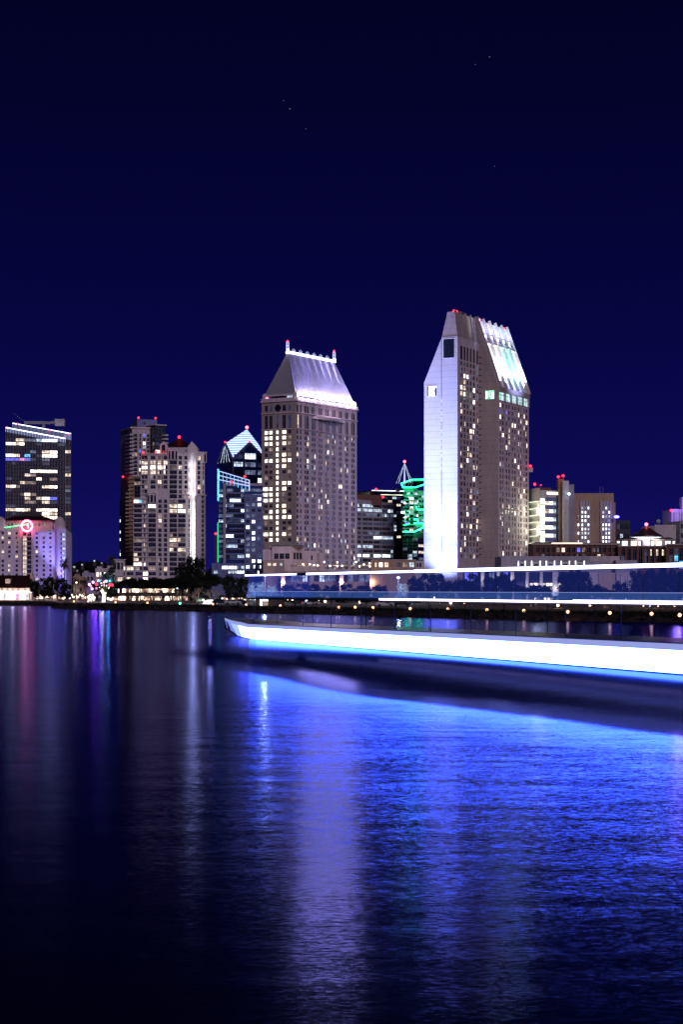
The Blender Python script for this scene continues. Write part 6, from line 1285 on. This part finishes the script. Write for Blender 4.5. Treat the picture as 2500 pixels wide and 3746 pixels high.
for a in ((852, 490, 'carwhite', 'white car parked below the slim street lamp', 1), (872, 492, 'cardark', 'dark car parked right of the white car', -1), (806, 495, 'cardark', 'dark car parked under the largest fig tree', 1), (1100, 478, 'cardark', 'dark car parked right of the restroom building', 1), (1138, 470, 'carwhite', 'pale car with glowing red tail light', -1, 'RED'), (1410, 430, 'carwhite', 'bluish white car between two orange path lights', 1), (1470, 440, 'cardark', 'dark car right of the bluish white car', 1)): car(*a)
def tent():
    q = P(768, 520); o = thing('tent', 'glowing white dome tent beneath the spreading fig branches', 'tent', (q.x, q.y, G0)); m = MB()
    m.loft([(q.x - 1.9, q.y - 1, G0), (q.x - 1.5, q.y - 1, G0 + .7), (q.x - .6, q.y - 1, G0 + 1.1), (q.x + .5, q.y - 1, G0 + 1.15), (q.x + 1.5, q.y - 1, G0 + .6), (q.x + 1.9, q.y - 1, G0)], [(q.x - 1.9, q.y + 1, G0), (q.x - 1.5, q.y + 1, G0 + .7), (q.x - .6, q.y + 1, G0 + 1.1), (q.x + .5, q.y + 1, G0 + 1.15), (q.x + 1.5, q.y + 1, G0 + .6), (q.x + 1.9, q.y + 1, G0)], 'C1'); m.build('canopy', o)
    for i, px in enumerate((1905, 1938, 2012, 2030, 2068, 2150, 2190, 2310, 2345, 2400, 2450)):
        Y = 345; q = P(px, Y); t = thing('picnic_table', f'{ORD[i]} dark picnic table from the left on the right shore lawn', 'picnic table', (q.x, q.y, G0), 'picnic tables on the right shore lawn')
        m = MB(); m.box(q.x - .9, q.x + .9, q.y - .4, q.y + .4, G0 + .72, G0 + .78, 'bark'); m.build('tabletop', t)
        for s in (-1, 1): m = MB(); m.box(q.x - .9, q.x + .9, q.y + s * .75 - .13, q.y + s * .75 + .13, G0 + .42, G0 + .47, 'bark'); m.build('bench_seat', t)
        for s in (-.65, .65): m = MB(); m.tube((q.x + s, q.y - .7, G0), (q.x + s, q.y + .2, G0 + .72), .05, .05, 'bark', 4); m.tube((q.x + s, q.y + .7, G0), (q.x + s, q.y - .2, G0 + .72), .05, .05, 'bark', 4); m.build('leg', t)
tent()
light('POINT', (*P(768, 512), 2.2), 900, (.75, .8, 1), size=.5); light('POINT', (*P(742, 540), 1.8), 500, (1, .85, .7), size=.4)

# ================================================================== the passing boat
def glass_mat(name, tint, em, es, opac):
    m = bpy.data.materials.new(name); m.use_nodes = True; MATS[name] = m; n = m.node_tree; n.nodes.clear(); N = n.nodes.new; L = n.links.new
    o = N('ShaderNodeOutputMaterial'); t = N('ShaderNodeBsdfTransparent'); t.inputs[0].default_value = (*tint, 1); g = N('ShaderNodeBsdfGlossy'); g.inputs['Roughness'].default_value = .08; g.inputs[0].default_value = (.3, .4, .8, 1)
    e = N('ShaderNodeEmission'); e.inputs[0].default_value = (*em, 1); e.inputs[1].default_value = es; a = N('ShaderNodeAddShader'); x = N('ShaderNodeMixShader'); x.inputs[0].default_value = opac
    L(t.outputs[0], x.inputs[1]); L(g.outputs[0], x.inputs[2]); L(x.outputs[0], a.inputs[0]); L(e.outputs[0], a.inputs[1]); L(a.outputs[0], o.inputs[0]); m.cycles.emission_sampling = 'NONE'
glass_mat('haze_glass', (.80, .82, .95), (.06, .12, 1), .085, .04)  # blue haze put into the upper-deck glass as glow, no lamps behind
glass_mat('haze_panel', (.45, .5, .8), (.10, .26, 1), .22, .06)  # denser blue haze put into the lower side panels as glow
BAND = dict(s=1.0)
for i, (c, s) in enumerate((((.2, .28, 1.0), .9), ((.2, .28, 1.0), 2.2), ((.14, .2, 1.0), 8), ((.07, .17, 1.0), 28), ((.075, .20, 1.0), 36))): m_em(f'band{i}', c, s * BAND['s'], sample=True)  # streak glow, deep blue so its reflection colours the water
m_em('rim', (.40, .46, 1), .75); m_em('topstreak', (.55, .6, 1), 6, sample=True); m_em('lowstreak', (.9, .75, 1), 5, sample=True)  # strips and rim glow as the boat's drawn-out light streaks
def boat():
    Q = Vector((-9.9, 190)); D = Vector((.343, -.939)).normalized(); Wd = Vector((-D.y, D.x)); L = 104; beam = 6.5
    pt = lambda t, w, z: (Q.x + D.x * t + Wd.x * w, Q.y + D.y * t + Wd.y * w, z)
    o = thing('tour_boat', 'long glass sided tour boat passing, its white hull glow and blue deck haze standing in for light streaks', 'boat', pt(0, 3, 0))
    zt = lambda t: 1.55 + .004 * max(t, 0) + (.10 if t < 0 else 0)
    # hull by sections
    def half(t):                                     # half breadth at deck, at waterline
        if t >= 4: return beam / 2, beam / 2 - .15
        k = max(0, (4 - t) / 22); return beam / 2 * (1 - k ** 1.7), (beam / 2 - .15) * max(0.02, 1 - (k * 1.35) ** 1.4) if k * 1.35 < 1 else .02
    secs = [-17.9, -16.5, -14, -11, -8, -5, -2, 1, 4, 20, 40, 60, 80, L]
    m = MB()
    def sec(t):
        a, c = half(t); a = max(a, .04); rise = .25 * max(0, (-t) / 18); zt_ = zt(t) + rise; zl = .0 if t > -11 else (-t - 11) / 7 * 1.0
        return [pt(t, 3.25 - c, zl - .35), pt(t, 3.25 - a, zt_), pt(t, 3.25 + a, zt_), pt(t, 3.25 + c, zl - .35)]
    for a, c in zip(secs, secs[1:]): m.loft(sec(a), sec(c), 'hullpaint', capa=(a == secs[0]), capb=(c == L))
    m.build('hull', o)
    # near-side hull panels glowing in place of the boat's light streak
    def strip(t0, t1, f0, f1, mat, side=-1, out=.05):
        m = MB(); s0, s1 = sec(t0), sec(t1); i, j = (0, 1) if side < 0 else (3, 2)
        n = Wd * side * out
        def q(s, f): a = Vector(s[i]); c = Vector(s[j]); p = a.lerp(c, f); return (p.x + n.x, p.y + n.y, p.z)
        m.loft([q(s0, f0), q(s1, f0), q(s1, f1), q(s0, f1)], [tuple(Vector(v) - Vector((n.x, n.y, 0)) * .6) for v in (q(s0, f0), q(s1, f0), q(s1, f1), q(s0, f1))], mat); m.build('streak_panel', o)
    for (t0, t1, k) in ((-16.5, -14, 0), (-14, -11, 0), (-11, -8, 1), (-8, -5, 1), (-5, -2, 2), (-2, 1, 2), (1, 4, 3), (4, 20, 4), (20, 40, 4), (40, 60, 4), (60, 80, 4), (80, L - .5, 4)):
        strip(t0, t1, .20, .80, f'band{k}')
        strip(t0, t1, .80, .97, 'rim', out=.07)
    # decks
    m = MB(); m.loft([pt(-4, 1.4, 4.02), pt(-4, 5.1, 4.02), pt(-4, 5.1, 4.14), pt(-4, 1.4, 4.14)], [pt(2, .1, 4.02), pt(2, 6.4, 4.02), pt(2, 6.4, 4.14), pt(2, .1, 4.14)], 'deck'); m.loft([pt(2, .1, 4.02), pt(2, 6.4, 4.02), pt(2, 6.4, 4.14), pt(2, .1, 4.14)], [pt(L, .1, 4.02), pt(L, 6.4, 4.02), pt(L, 6.4, 4.14), pt(L, .1, 4.14)], 'deck'); m.build('upper_deck', o)
    m = MB(); m.loft([pt(1, -.1, 6.4), pt(1, 6.6, 6.4), pt(1, 6.3, 6.55), pt(1, .2, 6.55)], [pt(L, -.1, 6.4), pt(L, 6.6, 6.4), pt(L, 6.3, 6.55), pt(L, .2, 6.55)], 'deck'); m.build('roof', o)
    for w in (.0, 6.5):
        k = w < 1
        m = MB(); a, c = (-.06, .0) if k else (6.5, 6.56); m.loft([pt(38 if k else 60, a, 4.12), pt(38 if k else 60, c, 4.12), pt(38 if k else 60, c, 4.26), pt(38 if k else 60, a, 4.26)], [pt(L, a, 4.12), pt(L, c, 4.12), pt(L, c, 4.26), pt(L, a, 4.26)], 'lowstreak'); m.build('streak_strip', o)
    for t0, t1, h, in ((1, 17, .14), (20, 46, .18), (46, L, .24)):
        m = MB(); m.loft([pt(t0, -.22, 6.38 - h / 3), pt(t0, -.12, 6.38 - h / 3), pt(t0, -.12, 6.38 + h * .66), pt(t0, -.22, 6.38 + h * .66)], [pt(t1, -.22, 6.38 - h / 3), pt(t1, -.12, 6.38 - h / 3), pt(t1, -.12, 6.38 + h * .66), pt(t1, -.22, 6.38 + h * .66)], 'topstreak'); m.build('streak_strip', o)
    n = 24
    for i in range(n):
        t0, t1 = 2 + i * (L - 3) / n, 2 + (i + 1) * (L - 3) / n - .05
        m = MB(); m.loft([pt(t0, .0, 4.95), pt(t0, .03, 4.95), pt(t0, .03, 6.3), pt(t0, .0, 6.3)], [pt(t1, .0, 4.95), pt(t1, .03, 4.95), pt(t1, .03, 6.3), pt(t1, .0, 6.3)], 'haze_glass') if False else m.face([pt(t0, .02, 4.8), pt(t1, .02, 4.8), pt(t1, .02, 6.33), pt(t0, .02, 6.33)], 'haze_glass'); m.build('window', o)
        m = MB(); m.face([pt(t0, .02, 4.28), pt(t1, .02, 4.28), pt(t1, .02, 4.78), pt(t0, .02, 4.78)], 'haze_panel'); m.build('side_panel', o)
    m = MB(); m.face([pt(-4, 1.4, 4.14), pt(-4, 5.1, 4.14), pt(1.8, 6.3, 6.38), pt(1.8, .15, 6.38)], 'haze_glass'); m.face([pt(-4, 1.4, 4.14), pt(2, .05, 4.14), pt(2, .05, 6.36)], 'haze_glass'); m.face([pt(-4, 5.1, 4.14), pt(2, 6.4, 4.14), pt(2, 6.4, 6.36)], 'haze_glass'); m.build('windscreen', o)
    m = MB(); m.loft([pt(2, .0, 4.78), pt(2, .06, 4.78), pt(2, .06, 4.81), pt(2, .0, 4.81)], [pt(L, .0, 4.78), pt(L, .06, 4.78), pt(L, .06, 4.81), pt(L, .0, 4.81)], 'rim'); m.build('handrail', o)
    for i in range(14):
        t = 3 + i * 7.6
        for w in (.12, 6.35):
            z0 = zt(t); m = MB(); m.tube(pt(t, w, z0), pt(t, w, 4.05), .035, .035, 'hullpaint', 5); m.build('post', o)
    # bow rail
    m = MB()
    for side in (-1, 1):
        prev = None
        for t in (-17, -14, -11, -8, -5, -2, 2):
            a, _ = half(t); q = pt(t, 3.25 + side * (a - .1), zt(t) + .25 * max(0, -t / 18)); m.tube(q, (q[0], q[1], q[2] + .7), .025, .025, 'hullpaint', 4)
            if prev: m.tube((prev[0], prev[1], prev[2] + .7), (q[0], q[1], q[2] + .7), .025, .025, 'hullpaint', 4)
            prev = q
    m.build('bow_rail', o)
boat()

# ================================================================== stars
def stars():
    m_em('star', (.75, .8, 1), .10)
    for i, (px, py) in enumerate(((1792, 208), (1740, 236), (1038, 368), (1061, 398), (1120, 471), (1811, 608))):
        Y = 9000; q = P(px, Y); z = Z(py, Y); m = MB(); m.ball((q.x, q.y, z), 3.6 if i in (0, 3) else 2.4, 'star', 6, 4)
        tag(m.build('star', loc=(q.x, q.y, z)), 'tiny pale star speck high in the dark navy sky', 'star', 'faint stars in the night sky')
stars()
for o in ROOTS:
    if '_l' in o: del o['_l']
